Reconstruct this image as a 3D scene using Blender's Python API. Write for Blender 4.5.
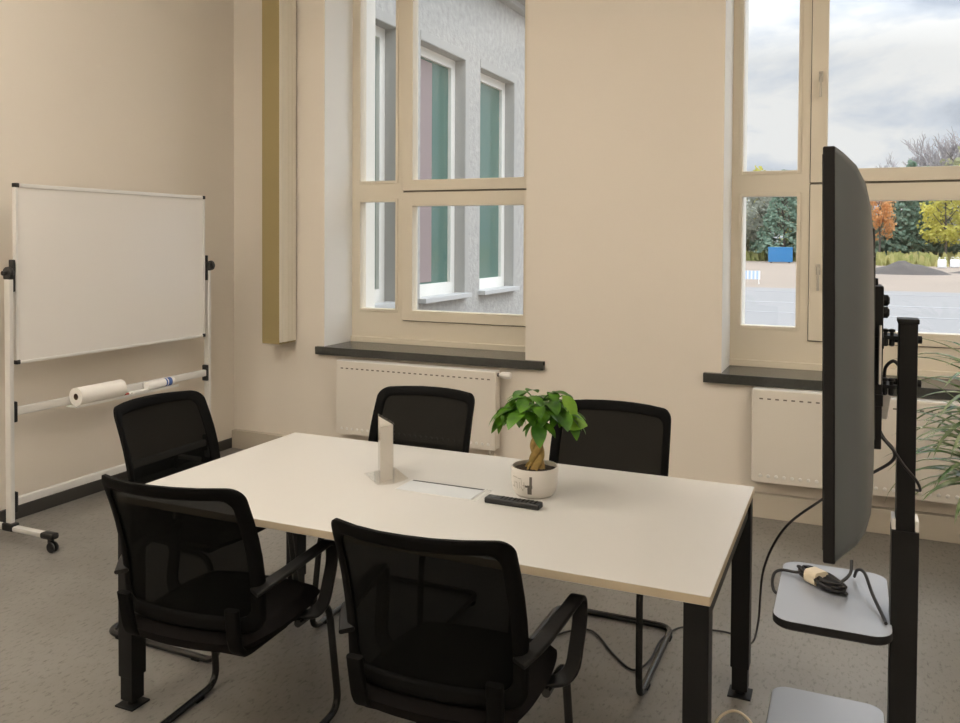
import bpy, bmesh, math, random
from mathutils import Vector, Matrix, noise
PI = math.pi
R = math.radians
scene = bpy.context.scene
C = scene.collection
for o in list(bpy.data.objects):
    bpy.data.objects.remove(o, do_unlink=True)

# ------------------------------------------------------------------ camera
cam_d = bpy.data.cameras.new('camera')
cam = bpy.data.objects.new('camera', cam_d)
C.objects.link(cam)
F, CX, CY = 834.8852, 489.0511, 258.344
yaw, pit, rol = .4105, .0233, .0057
cam_d.sensor_fit = 'HORIZONTAL'
cam_d.sensor_width = 36.0
cam_d.lens = F / 960 * 36.0
cam_d.shift_x = (480 - CX) / 960
cam_d.shift_y = (CY - 361.5) / 960
cam_d.clip_start = .05
cam_d.clip_end = 500
fw = Vector((-math.sin(yaw) * math.cos(pit), math.cos(yaw) * math.cos(pit), -math.sin(pit)))
rt = Vector((math.cos(yaw), math.sin(yaw), 0))
up = rt.cross(fw)
rt, up = math.cos(rol) * rt + math.sin(rol) * up, -math.sin(rol) * rt + math.cos(rol) * up
M = Matrix((rt, up, -fw)).transposed().to_4x4()
M.translation = Vector((4.3882, -5.1362, 1.6236))
cam.matrix_world = M
scene.camera = cam

# ------------------------------------------------------------------ world: overcast sky with broken clouds
world = bpy.data.worlds.new('overcast_sky')
scene.world = world
world.use_nodes = True
nt = world.node_tree
nt.nodes.clear()
N = nt.nodes.new
L = nt.links.new
out = N('ShaderNodeOutputWorld')
bg = N('ShaderNodeBackground')
tc = N('ShaderNodeTexCoord')
mp = N('ShaderNodeMapping')
mp.inputs['Scale'].default_value = (1.0, 1.0, 2.6)
mp.inputs['Location'].default_value = (.35, .1, .2)
nz = N('ShaderNodeTexNoise')
nz.inputs['Scale'].default_value = 4.2
nz.inputs['Detail'].default_value = 7
nz.inputs['Roughness'].default_value = .55
nz.inputs['Distortion'].default_value = .25
rp = N('ShaderNodeValToRGB')
e = rp.color_ramp.elements
e[0].position, e[0].color = .38, (.52, .58, .68, 1)
e[1].position, e[1].color = .60, (1.0, 1.0, 1.0, 1)
m_ = e.new(.5)
m_.color = (.76, .81, .89, 1)
L(tc.outputs['Generated'], mp.inputs['Vector'])
L(mp.outputs['Vector'], nz.inputs['Vector'])
L(nz.outputs['Fac'], rp.inputs['Fac'])
L(rp.outputs['Color'], bg.inputs['Color'])
SKY = .90
# an overcast dome is brighter overhead than at the horizon 
sx_ = N('ShaderNodeSeparateXYZ')
mr = N('ShaderNodeMapRange')
mr.inputs['From Min'].default_value, mr.inputs['From Max'].default_value = .20, .85
mr.inputs['To Min'].default_value, mr.inputs['To Max'].default_value = SKY, SKY * 6.4
L(tc.outputs['Generated'], sx_.inputs['Vector'])
L(sx_.outputs['Z'], mr.inputs['Value'])
L(mr.outputs['Result'], bg.inputs['Strength'])
L(bg.outputs['Background'], out.inputs['Surface'])

scene.view_settings.view_transform = 'Standard'
scene.view_settings.look = 'None'
scene.view_settings.gamma = 1
scene.view_settings.use_curve_mapping = False
scene.view_settings.exposure = 0.0
FILL_W = 7.0                       # watts downwards and, times FILL_UP, upwards from each added fill pendant
FILL_UP = 7.1
FILL_C = (1.0, .96, .91)
FILL_LAMPS = [(1.45, -3.4), (6.5, -3.4), (1.6, -5.7), (6.5, -5.7)]

# ------------------------------------------------------------------ materials
def srgb(r, g, b):
    f = lambda c: (c / 255 / 12.92) if c <= 10.3 else ((c / 255 + .055) / 1.055) ** 2.4
    return (f(r), f(g), f(b), 1)

def mat(name, col, rough=.5, metal=0, noise_amt=0, noise_scale=20, bump=0, bump_scale=80, spec=.5, coat=0):
    m = bpy.data.materials.new(name)
    m.use_nodes = True
    t = m.node_tree
    b = t.nodes['Principled BSDF']
    b.inputs['Base Color'].default_value = col
    b.inputs['Roughness'].default_value = rough
    b.inputs['Metallic'].default_value = metal
    b.inputs['Specular IOR Level'].default_value = spec
    b.inputs['Coat Weight'].default_value = coat
    tcn = t.nodes.new('ShaderNodeTexCoord')
    if noise_amt:
        n = t.nodes.new('ShaderNodeTexNoise')
        n.inputs['Scale'].default_value = noise_scale
        n.inputs['Detail'].default_value = 4
        mx = t.nodes.new('ShaderNodeMix')
        mx.data_type = 'RGBA'
        mx.inputs['A'].default_value = tuple(max(0, c * (1 - noise_amt)) for c in col[:3]) + (1,)
        mx.inputs['B'].default_value = tuple(min(1, c * (1 + noise_amt)) for c in col[:3]) + (1,)
        t.links.new(tcn.outputs['Object'], n.inputs['Vector'])
        t.links.new(n.outputs['Fac'], mx.inputs['Factor'])
        t.links.new(mx.outputs['Result'], b.inputs['Base Color'])
    if bump:
        n2 = t.nodes.new('ShaderNodeTexNoise')
        n2.inputs['Scale'].default_value = bump_scale
        n2.inputs['Detail'].default_value = 3
        bp = t.nodes.new('ShaderNodeBump')
        bp.inputs['Strength'].default_value = bump
        bp.inputs['Distance'].default_value = .01
        t.links.new(tcn.outputs['Object'], n2.inputs['Vector'])
        t.links.new(n2.outputs['Fac'], bp.inputs['Height'])
        t.links.new(bp.outputs['Normal'], b.inputs['Normal'])
    return m

def emis(name, col, s):
    m = bpy.data.materials.new(name)
    m.use_nodes = True
    b = m.node_tree.nodes['Principled BSDF']
    b.inputs['Base Color'].default_value = col
    b.inputs['Emission Color'].default_value = col
    b.inputs['Emission Strength'].default_value = s
    return m

def glassy(name, tint, gloss=.04):
    """thin pane: tinted see-through with a faint mirror at grazing angles"""
    m = bpy.data.materials.new(name)
    m.use_nodes = True
    t = m.node_tree
    t.nodes.clear()
    o = t.nodes.new('ShaderNodeOutputMaterial')
    tr = t.nodes.new('ShaderNodeBsdfTransparent')
    tr.inputs['Color'].default_value = tint
    gl = t.nodes.new('ShaderNodeBsdfGlossy')
    gl.inputs['Roughness'].default_value = .02
    lw_ = t.nodes.new('ShaderNodeLayerWeight')
    pw = t.nodes.new('ShaderNodeMath')
    pw.operation = 'POWER'
    pw.inputs[1].default_value = 5
    ma = t.nodes.new('ShaderNodeMath')
    ma.operation = 'MULTIPLY_ADD'
    ma.inputs[1].default_value = .9
    ma.inputs[2].default_value = gloss
    mx = t.nodes.new('ShaderNodeMixShader')
    t.links.new(lw_.outputs['Facing'], pw.inputs[0])
    t.links.new(pw.outputs[0], ma.inputs[0])
    t.links.new(ma.outputs[0], mx.inputs['Fac'])
    t.links.new(tr.outputs['BSDF'], mx.inputs[1])
    t.links.new(gl.outputs['BSDF'], mx.inputs[2])
    t.links.new(mx.outputs['Shader'], o.inputs['Surface'])
    return m

def mesh_fabric(name, col, see):
    m = mat(name, col, .8, bump=.25, bump_scale=900, spec=.06)
    t = m.node_tree
    b = t.nodes['Principled BSDF']
    o = t.nodes['Material Output']
    tr = t.nodes.new('ShaderNodeBsdfTransparent')
    mx = t.nodes.new('ShaderNodeMixShader')
    mx.inputs['Fac'].default_value = see
    t.links.new(b.outputs['BSDF'], mx.inputs[1])
    t.links.new(tr.outputs['BSDF'], mx.inputs[2])
    t.links.new(mx.outputs['Shader'], o.inputs['Surface'])
    return m

MT = {}
MT['wall'] = mat('cream_wall_paint', (.775, .705, .61, 1), .62, noise_amt=.025, noise_scale=1.3, bump=.06, bump_scale=260)
MT['jamb'] = mat('white_reveal_paint', (.93, .925, .90, 1), .6, bump=.05, bump_scale=260)
MT['ceiling'] = mat('white_ceiling_paint', (.86, .83, .78, 1), .8)
MT['frame'] = mat('cream_window_paint', (.74, .665, .535, 1), .38)
MT['handle'] = mat('satin_handle_metal', (.46, .42, .35, 1), .35, metal=.4)
MT['seal'] = mat('brown_rubber_seal', (.10, .08, .06, 1), .7)
MT['white_metal'] = mat('white_radiator_enamel', (.75, .695, .61, 1), .35)
MT['white_plastic'] = mat('white_plastic', (.86, .83, .78, 1), .35)
MT['sill'] = mat('dark_slate_sill', (.050, .050, .044, 1), .24, noise_amt=.3, noise_scale=60)
MT['skirting'] = mat('dark_skirting', (.045, .042, .038, 1), .5)
MT['duct'] = mat('beige_duct_cover', (.52, .46, .37, 1), .5)
MT['table'] = mat('white_table_laminate', (.645, .625, .585, 1), .36, noise_amt=.012, noise_scale=40)
MT['edge'] = mat('beige_edge_band', (.52, .435, .31, 1), .5)
MT['black_metal'] = mat('black_powder_coat', (.008, .008, .008, 1), .5, noise_amt=.2, noise_scale=90, spec=.25)
MT['black_plastic'] = mat('black_plastic', (.012, .012, .0115, 1), .42)
MT['chair_plastic'] = mat('chair_black_plastic', (.0045, .0043, .0040, 1), .7, spec=.08)
MT['arm_plastic'] = mat('armrest_black_plastic', (.009, .0087, .0083, 1), .5, spec=.25)
MT['seat_fabric'] = mat('dark_seat_fabric', (.008, .0066, .006, 1), .9, noise_amt=.35, noise_scale=260, bump=.3, bump_scale=500, spec=.1)
MT['mesh'] = mesh_fabric('chair_mesh_fabric', (.004, .0042, .0036, 1), .032)
MT['tube'] = mat('dark_chromed_tube', (.05, .05, .05, 1), .25, metal=.8)
MT['alu'] = mat('anodised_aluminium', (.78, .765, .73, 1), .34, metal=.35)
MT['board'] = mat('whiteboard_enamel', (.79, .755, .71, 1), .16, spec=.5)
MT['board_back'] = mat('grey_board_back', (.45, .44, .42, 1), .6)
MT['tv_bezel'] = mat('black_screen_bezel', (.006, .006, .0065, 1), .45, spec=.3)
MT['tv_back'] = mat('charcoal_screen_back', (.060, .068, .071, 1), .38, spec=.5)
MT['screen'] = mat('dark_glossy_screen', (.006, .006, .007, 1), .08)
MT['shelf'] = mat('grey_metal_shelf', (.32, .34, .375, 1), .35, metal=.15)
MT['steel'] = mat('bright_steel', (.72, .72, .72, 1), .28, metal=.9)
MT['cable'] = mat('black_cable', (.010, .009, .009, 1), .4)
MT['cream_cable'] = mat('cream_cable', (.66, .57, .42, 1), .5)
MT['acrylic'] = glassy('clear_acrylic', (.975, .965, .95, 1), .03)
MT['pane'] = glassy('window_glass', (.96, .97, .97, 1), .025)
MT['paper'] = mat('white_paper', (.86, .82, .75, 1), .85)
MT['insert'] = mat('frosted_insert', (.66, .62, .56, 1), .6)
MT['cardboard'] = mat('brown_cardboard_tube', (.10, .06, .035, 1), .9)
MT['pot'] = mat('white_ceramic_pot', (.74, .70, .64, 1), .42)
MT['print'] = mat('dark_grey_print', (.13, .115, .095, 1), .6)
MT['print_light'] = mat('pale_grey_print', (.46, .42, .36, 1), .6)
MT['soil'] = mat('dark_soil', (.05, .03, .015, 1), .95, noise_amt=.6, noise_scale=120, bump=.8, bump_scale=150)
MT['stem'] = mat('braided_stem_bark', (.42, .28, .085, 1), .7, noise_amt=.35, noise_scale=70, bump=.3, bump_scale=90)
MT['cap'] = mat('brushed_aluminium_flap', (.66, .68, .69, 1), .35)
MT['red'] = mat('red_plastic', (.45, .04, .03, 1), .4)
MT['blue'] = mat('blue_plastic', (.04, .10, .32, 1), .4)
MT['blind_edge'] = mat('pale_blind_edge', (.80, .74, .62, 1), .8)
MT['blind'] = mat('olive_blind_fabric', (.34, .265, .12, 1), .85, noise_amt=.06, noise_scale=300)
MT['terracotta'] = mat('grey_planter', (.16, .155, .15, 1), .6)
MT['lamp_body'] = mat('white_lamp_body', (.8, .8, .8, 1), .4)
MT['lamp_face'] = emis('lamp_diffuser', (1, .93, .82, 1), 1.5)

def leafmat(name, a, b, rough=.4, trans=.35, scale=9):
    m = mat(name, a, rough)
    t = m.node_tree
    p = t.nodes['Principled BSDF']
    n = t.nodes.new('ShaderNodeTexNoise')
    n.inputs['Scale'].default_value = scale
    mx = t.nodes.new('ShaderNodeMix')
    mx.data_type = 'RGBA'
    mx.inputs['A'].default_value = a
    mx.inputs['B'].default_value = b
    rr = t.nodes.new('ShaderNodeValToRGB')
    rr.color_ramp.elements[0].position = .35
    rr.color_ramp.elements[1].position = .65
    tcn = t.nodes.new('ShaderNodeTexCoord')
    t.links.new(tcn.outputs['Object'], n.inputs['Vector'])
    t.links.new(n.outputs['Fac'], rr.inputs['Fac'])
    t.links.new(rr.outputs['Color'], mx.inputs['Factor'])
    t.links.new(mx.outputs['Result'], p.inputs['Base Color'])
    tl = t.nodes.new('ShaderNodeBsdfTranslucent')
    t.links.new(mx.outputs['Result'], tl.inputs['Color'])
    ms = t.nodes.new('ShaderNodeMixShader')
    ms.inputs['Fac'].default_value = trans
    t.links.new(p.outputs['BSDF'], ms.inputs[1])
    t.links.new(tl.outputs['BSDF'], ms.inputs[2])
    t.links.new(ms.outputs['Shader'], t.nodes['Material Output'].inputs['Surface'])
    return m

MT['leaf'] = leafmat('glossy_green_leaf', (.030, .105, .008, 1), (.12, .29, .02, 1), .32, .35, 14)
MT['young_leaf'] = leafmat('young_green_leaf', (.22, .46, .04, 1), (.30, .54, .07, 1), .35, .4, 20)  # brighter leaf green: light coming through the leaf painted in
MT['palm'] = leafmat('variegated_palm_leaf', (.06, .14, .025, 1), (.40, .46, .27, 1), .22, .3, 13)  # pale tone paints glossy highlights into the variegated leaf
MT['palm_stem'] = mat('palm_stem', (.12, .10, .05, 1), .8)

def floor_mat():
    m = mat('speckled_linoleum', (.2, .2, .2, 1), .42)
    t = m.node_tree
    b = t.nodes['Principled BSDF']
    tcn = t.nodes.new('ShaderNodeTexCoord')
    n1 = t.nodes.new('ShaderNodeTexNoise')
    n1.inputs['Scale'].default_value = 2.2
    n1.inputs['Detail'].default_value = 6
    n2 = t.nodes.new('ShaderNodeTexNoise')
    n2.inputs['Scale'].default_value = 55
    n2.inputs['Detail'].default_value = 5
    n2.inputs['Roughness'].default_value = .7
    mp2 = t.nodes.new('ShaderNodeMapping')
    mp2.inputs['Scale'].default_value = (1.2, .5, 1)
    r1 = t.nodes.new('ShaderNodeValToRGB')
    r1.color_ramp.elements[0].position = .40
    r1.color_ramp.elements[0].color = (.205, .190, .168, 1)
    r1.color_ramp.elements[1].position = .60
    r1.color_ramp.elements[1].color = (.240, .225, .202, 1)
    mx = t.nodes.new('ShaderNodeMix')
    mx.data_type = 'RGBA'
    mx.blend_type = 'MULTIPLY'
    mx.inputs['Factor'].default_value = .85
    r2 = t.nodes.new('ShaderNodeValToRGB')
    r2.color_ramp.elements[0].position = .33
    r2.color_ramp.elements[0].color = (.45, .44, .43, 1)
    r2.color_ramp.elements[1].position = .47
    r2.color_ramp.elements[1].color = (1.0, 1.0, 1.0, 1)
    t.links.new(tcn.outputs['Object'], n1.inputs['Vector'])
    t.links.new(tcn.outputs['Object'], mp2.inputs['Vector'])
    t.links.new(mp2.outputs['Vector'], n2.inputs['Vector'])
    t.links.new(n1.outputs['Fac'], r1.inputs['Fac'])
    t.links.new(n2.outputs['Fac'], r2.inputs['Fac'])
    t.links.new(r1.outputs['Color'], mx.inputs['A'])
    t.links.new(r2.outputs['Color'], mx.inputs['B'])
    t.links.new(mx.outputs['Result'], b.inputs['Base Color'])
    return m
MT['floor'] = floor_mat()
MT['render'] = mat('grey_roughcast', (.41, .40, .375, 1), .95, noise_amt=.32, noise_scale=13, bump=1.0, bump_scale=26)
MT['render_plain'] = mat('smooth_grey_plaster', (.40, .39, .365, 1), .9)
MT['wing_frame'] = mat('white_outer_frame', (.85, .83, .77, 1), .5)
MT['ledge'] = mat('pale_ledge_metal', (.50, .50, .49, 1), .5)
MT['wing_glass'] = mat('greenish_window_glass', (.085, .165, .135, 1), .12)
MT['wing_curtain'] = mat('mauve_panel', (.30, .235, .23, 1), .5)
MT['sand'] = mat('pale_sand', (.225, .178, .138, 1), .95, noise_amt=.18, noise_scale=.22)
MT['asphalt'] = mat('pale_asphalt', (.19, .182, .176, 1), .85, noise_amt=.08, noise_scale=.3)
MT['stripe'] = mat('white_road_paint', (.25, .245, .24, 1), .8)
MT['dirt'] = mat('dark_dirt', (.062, .052, .046, 1), .95, noise_amt=.3, noise_scale=2)
MT['container'] = mat('blue_container_paint', (.04, .23, .50, 1), .5)
MT['grass'] = leafmat('dry_grass', (.30, .32, .10, 1), (.48, .42, .17, 1), .8, .2, .4)
MT['bark'] = mat('grey_bark', (.10, .085, .07, 1), .9)
MT['bare'] = mat('pale_twigs', (.40, .37, .37, 1), .9)

# ------------------------------------------------------------------ mesh helpers
def obj(name, bm, m, parent=None, smooth=35):
    me = bpy.data.meshes.new(name)
    bm.normal_update()
    bm.to_mesh(me)
    bm.free()
    ms = m if isinstance(m, (list, tuple)) else [m]
    for k in ms:
        me.materials.append(k)
    if smooth:
        me.polygons.foreach_set('use_smooth', [True] * len(me.polygons))
        me.set_sharp_from_angle(angle=R(smooth))
    o = bpy.data.objects.new(name, me)
    C.objects.link(o)
    if smooth and len(me.polygons) > 5:
        w_ = o.modifiers.new('weighted_normal', 'WEIGHTED_NORMAL')
        w_.keep_sharp = True
    if parent:
        o.parent = parent
    return o

def thing(name, label, cat, loc=(0, 0, 0), rotz=0, group=None):
    o = bpy.data.objects.new(name, None)
    o.empty_display_size = .1
    C.objects.link(o)
    o.location = loc
    o.rotation_euler = (0, 0, rotz)
    tag(o, label, cat, group)
    return o

def tag(o, label, cat, group=None):
    o['label'] = label
    o['category'] = cat
    if group:
        o['group'] = group
    return o

def struct(o):
    o['kind'] = 'structure'
    return o

def dup(root, loc=None, rotz=None, label=None):
    r = root.copy()
    C.objects.link(r)
    if loc is not None:
        r.location = loc
    if rotz is not None:
        r.rotation_euler = (0, 0, rotz)
    if label:
        r['label'] = label
    for ch in list(root.children):
        c = ch.copy()
        C.objects.link(c)
        c.parent = r
        for g in list(ch.children):
            d = g.copy()
            C.objects.link(d)
            d.parent = c
    return r

def new():
    return bmesh.new()

def box(bm, x0, x1, y0, y1, z0, z1, r=0, seg=2, mi=0):
    t = bmesh.new()
    bmesh.ops.create_cube(t, size=1)
    for v in t.verts:
        v.co = Vector(((x0 + x1) / 2 + v.co.x * (x1 - x0), (y0 + y1) / 2 + v.co.y * (y1 - y0), (z0 + z1) / 2 + v.co.z * (z1 - z0)))
    if r:
        bmesh.ops.bevel(t, geom=t.edges[:], offset=r, segments=seg, affect='EDGES', profile=.5)
    merge(bm, t, mi)
    return bm

def merge(bm, t, mi=0, mtx=None):
    if mtx is not None:
        bmesh.ops.transform(t, matrix=mtx, verts=t.verts)
    mp_ = {}
    for v in t.verts:
        mp_[v] = bm.verts.new(v.co)
    for f_ in t.faces:
        try:
            nf = bm.faces.new([mp_[v] for v in f_.verts])
            nf.material_index = mi if mi else f_.material_index
        except ValueError:
            pass
    t.free()

def B(*a, **k):
    return box(new(), *a, **k)

def fillet(pts, r, n=6):
    """round the corners of an open polyline"""
    pts = [Vector(p) for p in pts]
    o = [pts[0]]
    for i in range(1, len(pts) - 1):
        a, b, c = pts[i - 1], pts[i], pts[i + 1]
        rr = min(r, (a - b).length * .48, (c - b).length * .48)
        p0 = b + (a - b).normalized() * rr
        p1 = b + (c - b).normalized() * rr
        for k in range(n + 1):
            t = k / n
            o.append(p0 * (1 - t) ** 2 + b * 2 * t * (1 - t) + p1 * t * t)
    o.append(pts[-1])
    return o

def spline(pts, n=8, closed=False):
    pts = [Vector(p) for p in pts]
    o = []
    m = len(pts)
    rng = range(m if closed else m - 1)
    for i in rng:
        if closed:
            p0, p1, p2, p3 = pts[(i - 1) % m], pts[i], pts[(i + 1) % m], pts[(i + 2) % m]
        else:
            p0, p1, p2, p3 = pts[max(i - 1, 0)], pts[i], pts[i + 1], pts[min(i + 2, m - 1)]
        for k in range(n):
            t = k / n
            o.append(.5 * ((2 * p1) + (p2 - p0) * t + (2 * p0 - 5 * p1 + 4 * p2 - p3) * t * t + (3 * p1 - p0 - 3 * p2 + p3) * t ** 3))
    if not closed:
        o.append(pts[-1])
    return o

def sweep(bm, path, prof, closed=False, upv=None, scale=None, mi=0):
    """sweep a 2-D profile [(u,v)] along a path; upv fixes the v axis, otherwise parallel transport"""
    path = [Vector(p) for p in path]
    n = len(path)
    rings = []
    nrm = None
    for i in range(n):
        if closed:
            tg = (path[(i + 1) % n] - path[i - 1]).normalized()
        else:
            tg = (path[min(i + 1, n - 1)] - path[max(i - 1, 0)]).normalized()
        if upv is not None:
            u_ = Vector(upv)
            v_ = tg.cross(u_)
            v_ = v_.normalized()
        else:
            if nrm is None:
                a = Vector((0, 0, 1)) if abs(tg.z) < .9 else Vector((1, 0, 0))
                nrm = (a - tg * a.dot(tg)).normalized()
            else:
                nrm = (nrm - tg * nrm.dot(tg)).normalized()
            u_ = nrm
            v_ = tg.cross(nrm)
        s = scale(i / (n - 1)) if scale else 1
        rings.append([bm.verts.new(path[i] + u_ * p[0] * s + v_ * p[1] * s) for p in prof])
    k = len(prof)
    rg = range(n if closed else n - 1)
    for i in rg:
        a, b = rings[i], rings[(i + 1) % n]
        for j in range(k):
            f_ = bm.faces.new([a[j], a[(j + 1) % k], b[(j + 1) % k], b[j]])
            f_.material_index = mi
    if not closed:
        bm.faces.new(rings[0][::-1]).material_index = mi
        bm.faces.new(rings[-1]).material_index = mi
    return bm

def circ(r, n=10):
    return [(r * math.cos(2 * PI * i / n), r * math.sin(2 * PI * i / n)) for i in range(n)]

def rrect(w, h, r, n=4):
    o = []
    for cx_, cy_, a0 in ((w / 2 - r, h / 2 - r, 0), (-w / 2 + r, h / 2 - r, 90), (-w / 2 + r, -h / 2 + r, 180), (w / 2 - r, -h / 2 + r, 270)):
        for k in range(n + 1):
            a = R(a0 + 90 * k / n)
            o.append((cx_ + r * math.cos(a), cy_ + r * math.sin(a)))
    return o

def tube(bm, path, r, n=10, closed=False, scale=None, mi=0):
    return sweep(bm, path, circ(r, n), closed, None, scale, mi)

def lathe(bm, prof, n=32, center=(0, 0, 0), axis='Z', mi=0):
    """prof: [(radius, height)]"""
    rings = []
    c = Vector(center)
    for r_, h in prof:
        ring = []
        for i in range(n):
            a = 2 * PI * i / n
            p = (r_ * math.cos(a), r_ * math.sin(a), h)
            if axis == 'Y':
                p = (p[0], p[2], p[1])
            elif axis == 'X':
                p = (p[2], p[0], p[1])
            ring.append(bm.verts.new(c + Vector(p)))
        rings.append(ring)
    for a, b in zip(rings[:-1], rings[1:]):
        for i in range(n):
            f_ = bm.faces.new([a[i], a[(i + 1) % n], b[(i + 1) % n], b[i]])
            f_.material_index = mi
    bm.faces.new(rings[0][::-1]).material_index = mi
    bm.faces.new(rings[-1]).material_index = mi
    return bm

def prism(bm, poly, z0, z1, r=0, mi=0):
    """extrude an xy polygon from z0 to z1"""
    t = bmesh.new()
    a = [t.verts.new((p[0], p[1], z0)) for p in poly]
    b = [t.verts.new((p[0], p[1], z1)) for p in poly]
    n = len(poly)
    t.faces.new(a[::-1])
    t.faces.new(b)
    for i in range(n):
        t.faces.new([a[i], a[(i + 1) % n], b[(i + 1) % n], b[i]])
    if r:
        ed = [e_ for e_ in t.edges if abs(e_.verts[0].co.z - e_.verts[1].co.z) < 1e-6]
        bmesh.ops.bevel(t, geom=ed, offset=r, segments=2, affect='EDGES', profile=.5)
    merge(bm, t, mi)
    return bm

# ================================================================== ROOM
H = 4.05
RX, RY = 7.2, -7.2          # right wall, wall behind the camera
T = .60                     # thickness of the window wall
OT = 3.86                   # top of the window openings
SZ = .80                    # bottom of the openings
W1 = (.835, 2.418)
W2 = (3.677, 5.26)

struct(obj('floor', B(-.3, RX + .3, RY - .3, T, -.2, 0), MT['floor'], smooth=0))
struct(obj('ceiling', B(-.3, RX + .3, RY - .3, T, H, H + .2), MT['ceiling'], smooth=0))
struct(obj('wall_left', B(-.3, 0, RY - .3, T, 0, H), MT['wall'], smooth=0))
struct(obj('wall_right', B(RX, RX + .3, RY - .3, T, 0, H), MT['wall'], smooth=0))
struct(obj('wall_back', B(0, RX, RY - .3, RY, 0, H), MT['wall'], smooth=0))

# window wall: piers, parapets and lintels in one wall; the reveals are coloured whiter
bm = new()
for x0, x1 in ((0, W1[0]), (W1[1], W2[0]), (W2[1], RX)):
    box(bm, x0, x1, 0, T, 0, H)
for a, b in (W1, W2):
    box(bm, a, b, 0, T, 0, SZ)
    box(bm, a, b, 0, T, OT, H)
bmesh.ops.remove_doubles(bm, verts=bm.verts, dist=1e-5)
bm.normal_update()
for f_ in bm.faces:
    c_ = f_.calc_center_median()
    if abs(f_.normal.x) > .9 and .05 < c_.x < RX - .05 and .05 < c_.y < T - .05:
        f_.material_index = 1
    if f_.normal.y > .9:
        f_.material_index = 2
wf = struct(obj('wall_front', bm, [MT['wall'], MT['jamb'], MT['render_plain']], smooth=0))

# skirting and duct
struct(obj('baseboard_left', B(0, .018, RY, 0, 0, .075, r=.003), MT['skirting']))
bm = B(0.018, RX, -.05, 0, 0, .139, r=.004)
struct(obj('baseboard_front', bm, MT['duct']))

def window(name, xl, first):
    """frame against the reveal, a narrow fixed light, a wide light, both split by a transom"""
    yf, yb = .371, .45
    W = xl[1] - xl[0]
    x0 = xl[0] - .01
    w = struct(bpy.data.objects.new(name, None))
    C.objects.link(w)
    w.location = (x0, 0, 0)
    W = W + .02
    nx0, nx1 = (.085, .395) if first else (.075, .402)
    sx0, sx1 = (.465 if first else .478), W - .085
    px0, px1 = (.548 if first else .572), W - .165
    # fixed outer frame with mullion and transom
    f = new()
    zb, zt = .83, OT
    box(f, 0, nx0, yf, yb, zb, zt)
    box(f, nx1, px0 - .02, yf, yb, zb, zt)
    box(f, W - .10, W, yf, yb, zb, zt)
    box(f, nx0, nx1, yf, yb, zb, 1.085)
    box(f, nx0, nx1, yf, yb, 1.90, 2.06)
    box(f, nx0, nx1, yf, yb, zt - .13, zt)
    box(f, px0 - .02, W - .10, yf, yb, zb, 1.03)
    box(f, px0 - .02, W - .10, yf, yb, 1.93, 2.03)
    box(f, px0 - .02, W - .10, yf, yb, zt - .08, zt)
    # slim bead round each narrow light
    for z0, z1 in ((1.085, 1.90), (2.06, zt - .13)):
        for a in ((nx0 - .022, nx0, z0 - .022, z1 + .022), (nx1, nx1 + .022, z0 - .022, z1 + .022), (nx0, nx1, z0 - .022, z0), (nx0, nx1, z1, z1 + .022)):
            box(f, a[0], a[1], yf - .008, yf, a[2], a[3], r=.003)
    obj('frame', f, MT['frame'], w)
    # strip where the frame meets the sill
    obj('sill_strip', B(0.01, W - .01, yf - .022, yf, .825, .868, r=.004), MT['frame'], w)
    for z0, z1, p0, p1 in ((1.008, 1.968, 1.085, 1.865), (1.980, zt - .06, 2.06, zt - .14)):
        s = new()
        ys0 = yf - .02
        box(s, sx0, px0, ys0, yb - .01, z0, z1, r=.004)
        box(s, px1, sx1, ys0, yb - .01, z0, z1, r=.004)
        box(s, px0 - .004, px1 + .004, ys0 + .0006, yb - .01, z0, p0, r=.004)
        box(s, px0 - .004, px1 + .004, ys0 + .0006, yb - .01, p1, z1, r=.004)
        so = obj('sash', s, MT['frame'], w)
        g_ = new()  # dark strips round the sash paint the shadow of its gap
        for q in ((sx0 - .004, sx0, z0 - .003, z1 + .003), (sx1, sx1 + .004, z0 - .003, z1 + .003), (sx0, sx1, z0 - .005, z0), (sx0, sx1, z1, z1 + .005)):
            box(g_, q[0], q[1], yf - .004, yf + .004, q[2], q[3])
        obj('seal', g_, MT['seal'], so, smooth=0)
        obj('glass_pane', B(px0 - .01, px1 + .01, .405, .415, p0 - .01, p1 + .01), MT['pane'], so, smooth=0)
        if not first:
            hz = 2.62 if z0 > 1.5 else 1.445
            hx = (sx0 + px0) / 2 + .006
            hb = B(hx - .013, hx + .013, ys0 - .009, ys0, hz - .03, hz + .035, r=.004)
            pth = fillet([(hx, ys0 - .004, hz + .005), (hx, ys0 - .045, hz + .005), (hx, ys0 - .045, hz - .125)], .018)
            sweep(hb, pth, rrect(.018, .014, .005, 3))
            obj('handle', hb, MT['handle'], so)
        else:
            obj('hinge', B(sx0 - .014, sx0, yf - .012, yf, (z0 + .03 if z0 > 1.5 else z1 - .12), (z0 + .10 if z0 > 1.5 else z1 - .05), r=.004), MT['frame'], so)
            obj('hinge', B(sx0 - .014, sx0, yf - .012, yf, z0 + .012, z0 + .07, r=.004), MT['frame'], so)
    for z0, z1 in ((1.085, 1.90), (2.06, zt - .13)):
        obj('glass_pane', B(nx0 - .002, nx1 + .002, .405, .415, z0 - .002, z1 + .002), MT['pane'], w, smooth=0)
    obj('outer_ledge', B(0.01, W - .01, yb, T + .08, .80, .835, r=.004), MT['wing_frame'], w)
    for side in (0, 1):
        xa = .0 if side == 0 else W - .075
        obj('outer_reveal', B(xa, xa + .075, yb, T - .002, .835, OT), MT['wing_frame'], w, smooth=0)
    return w
window('window_1', W1, True)
window('window_2', W2, False)

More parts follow.
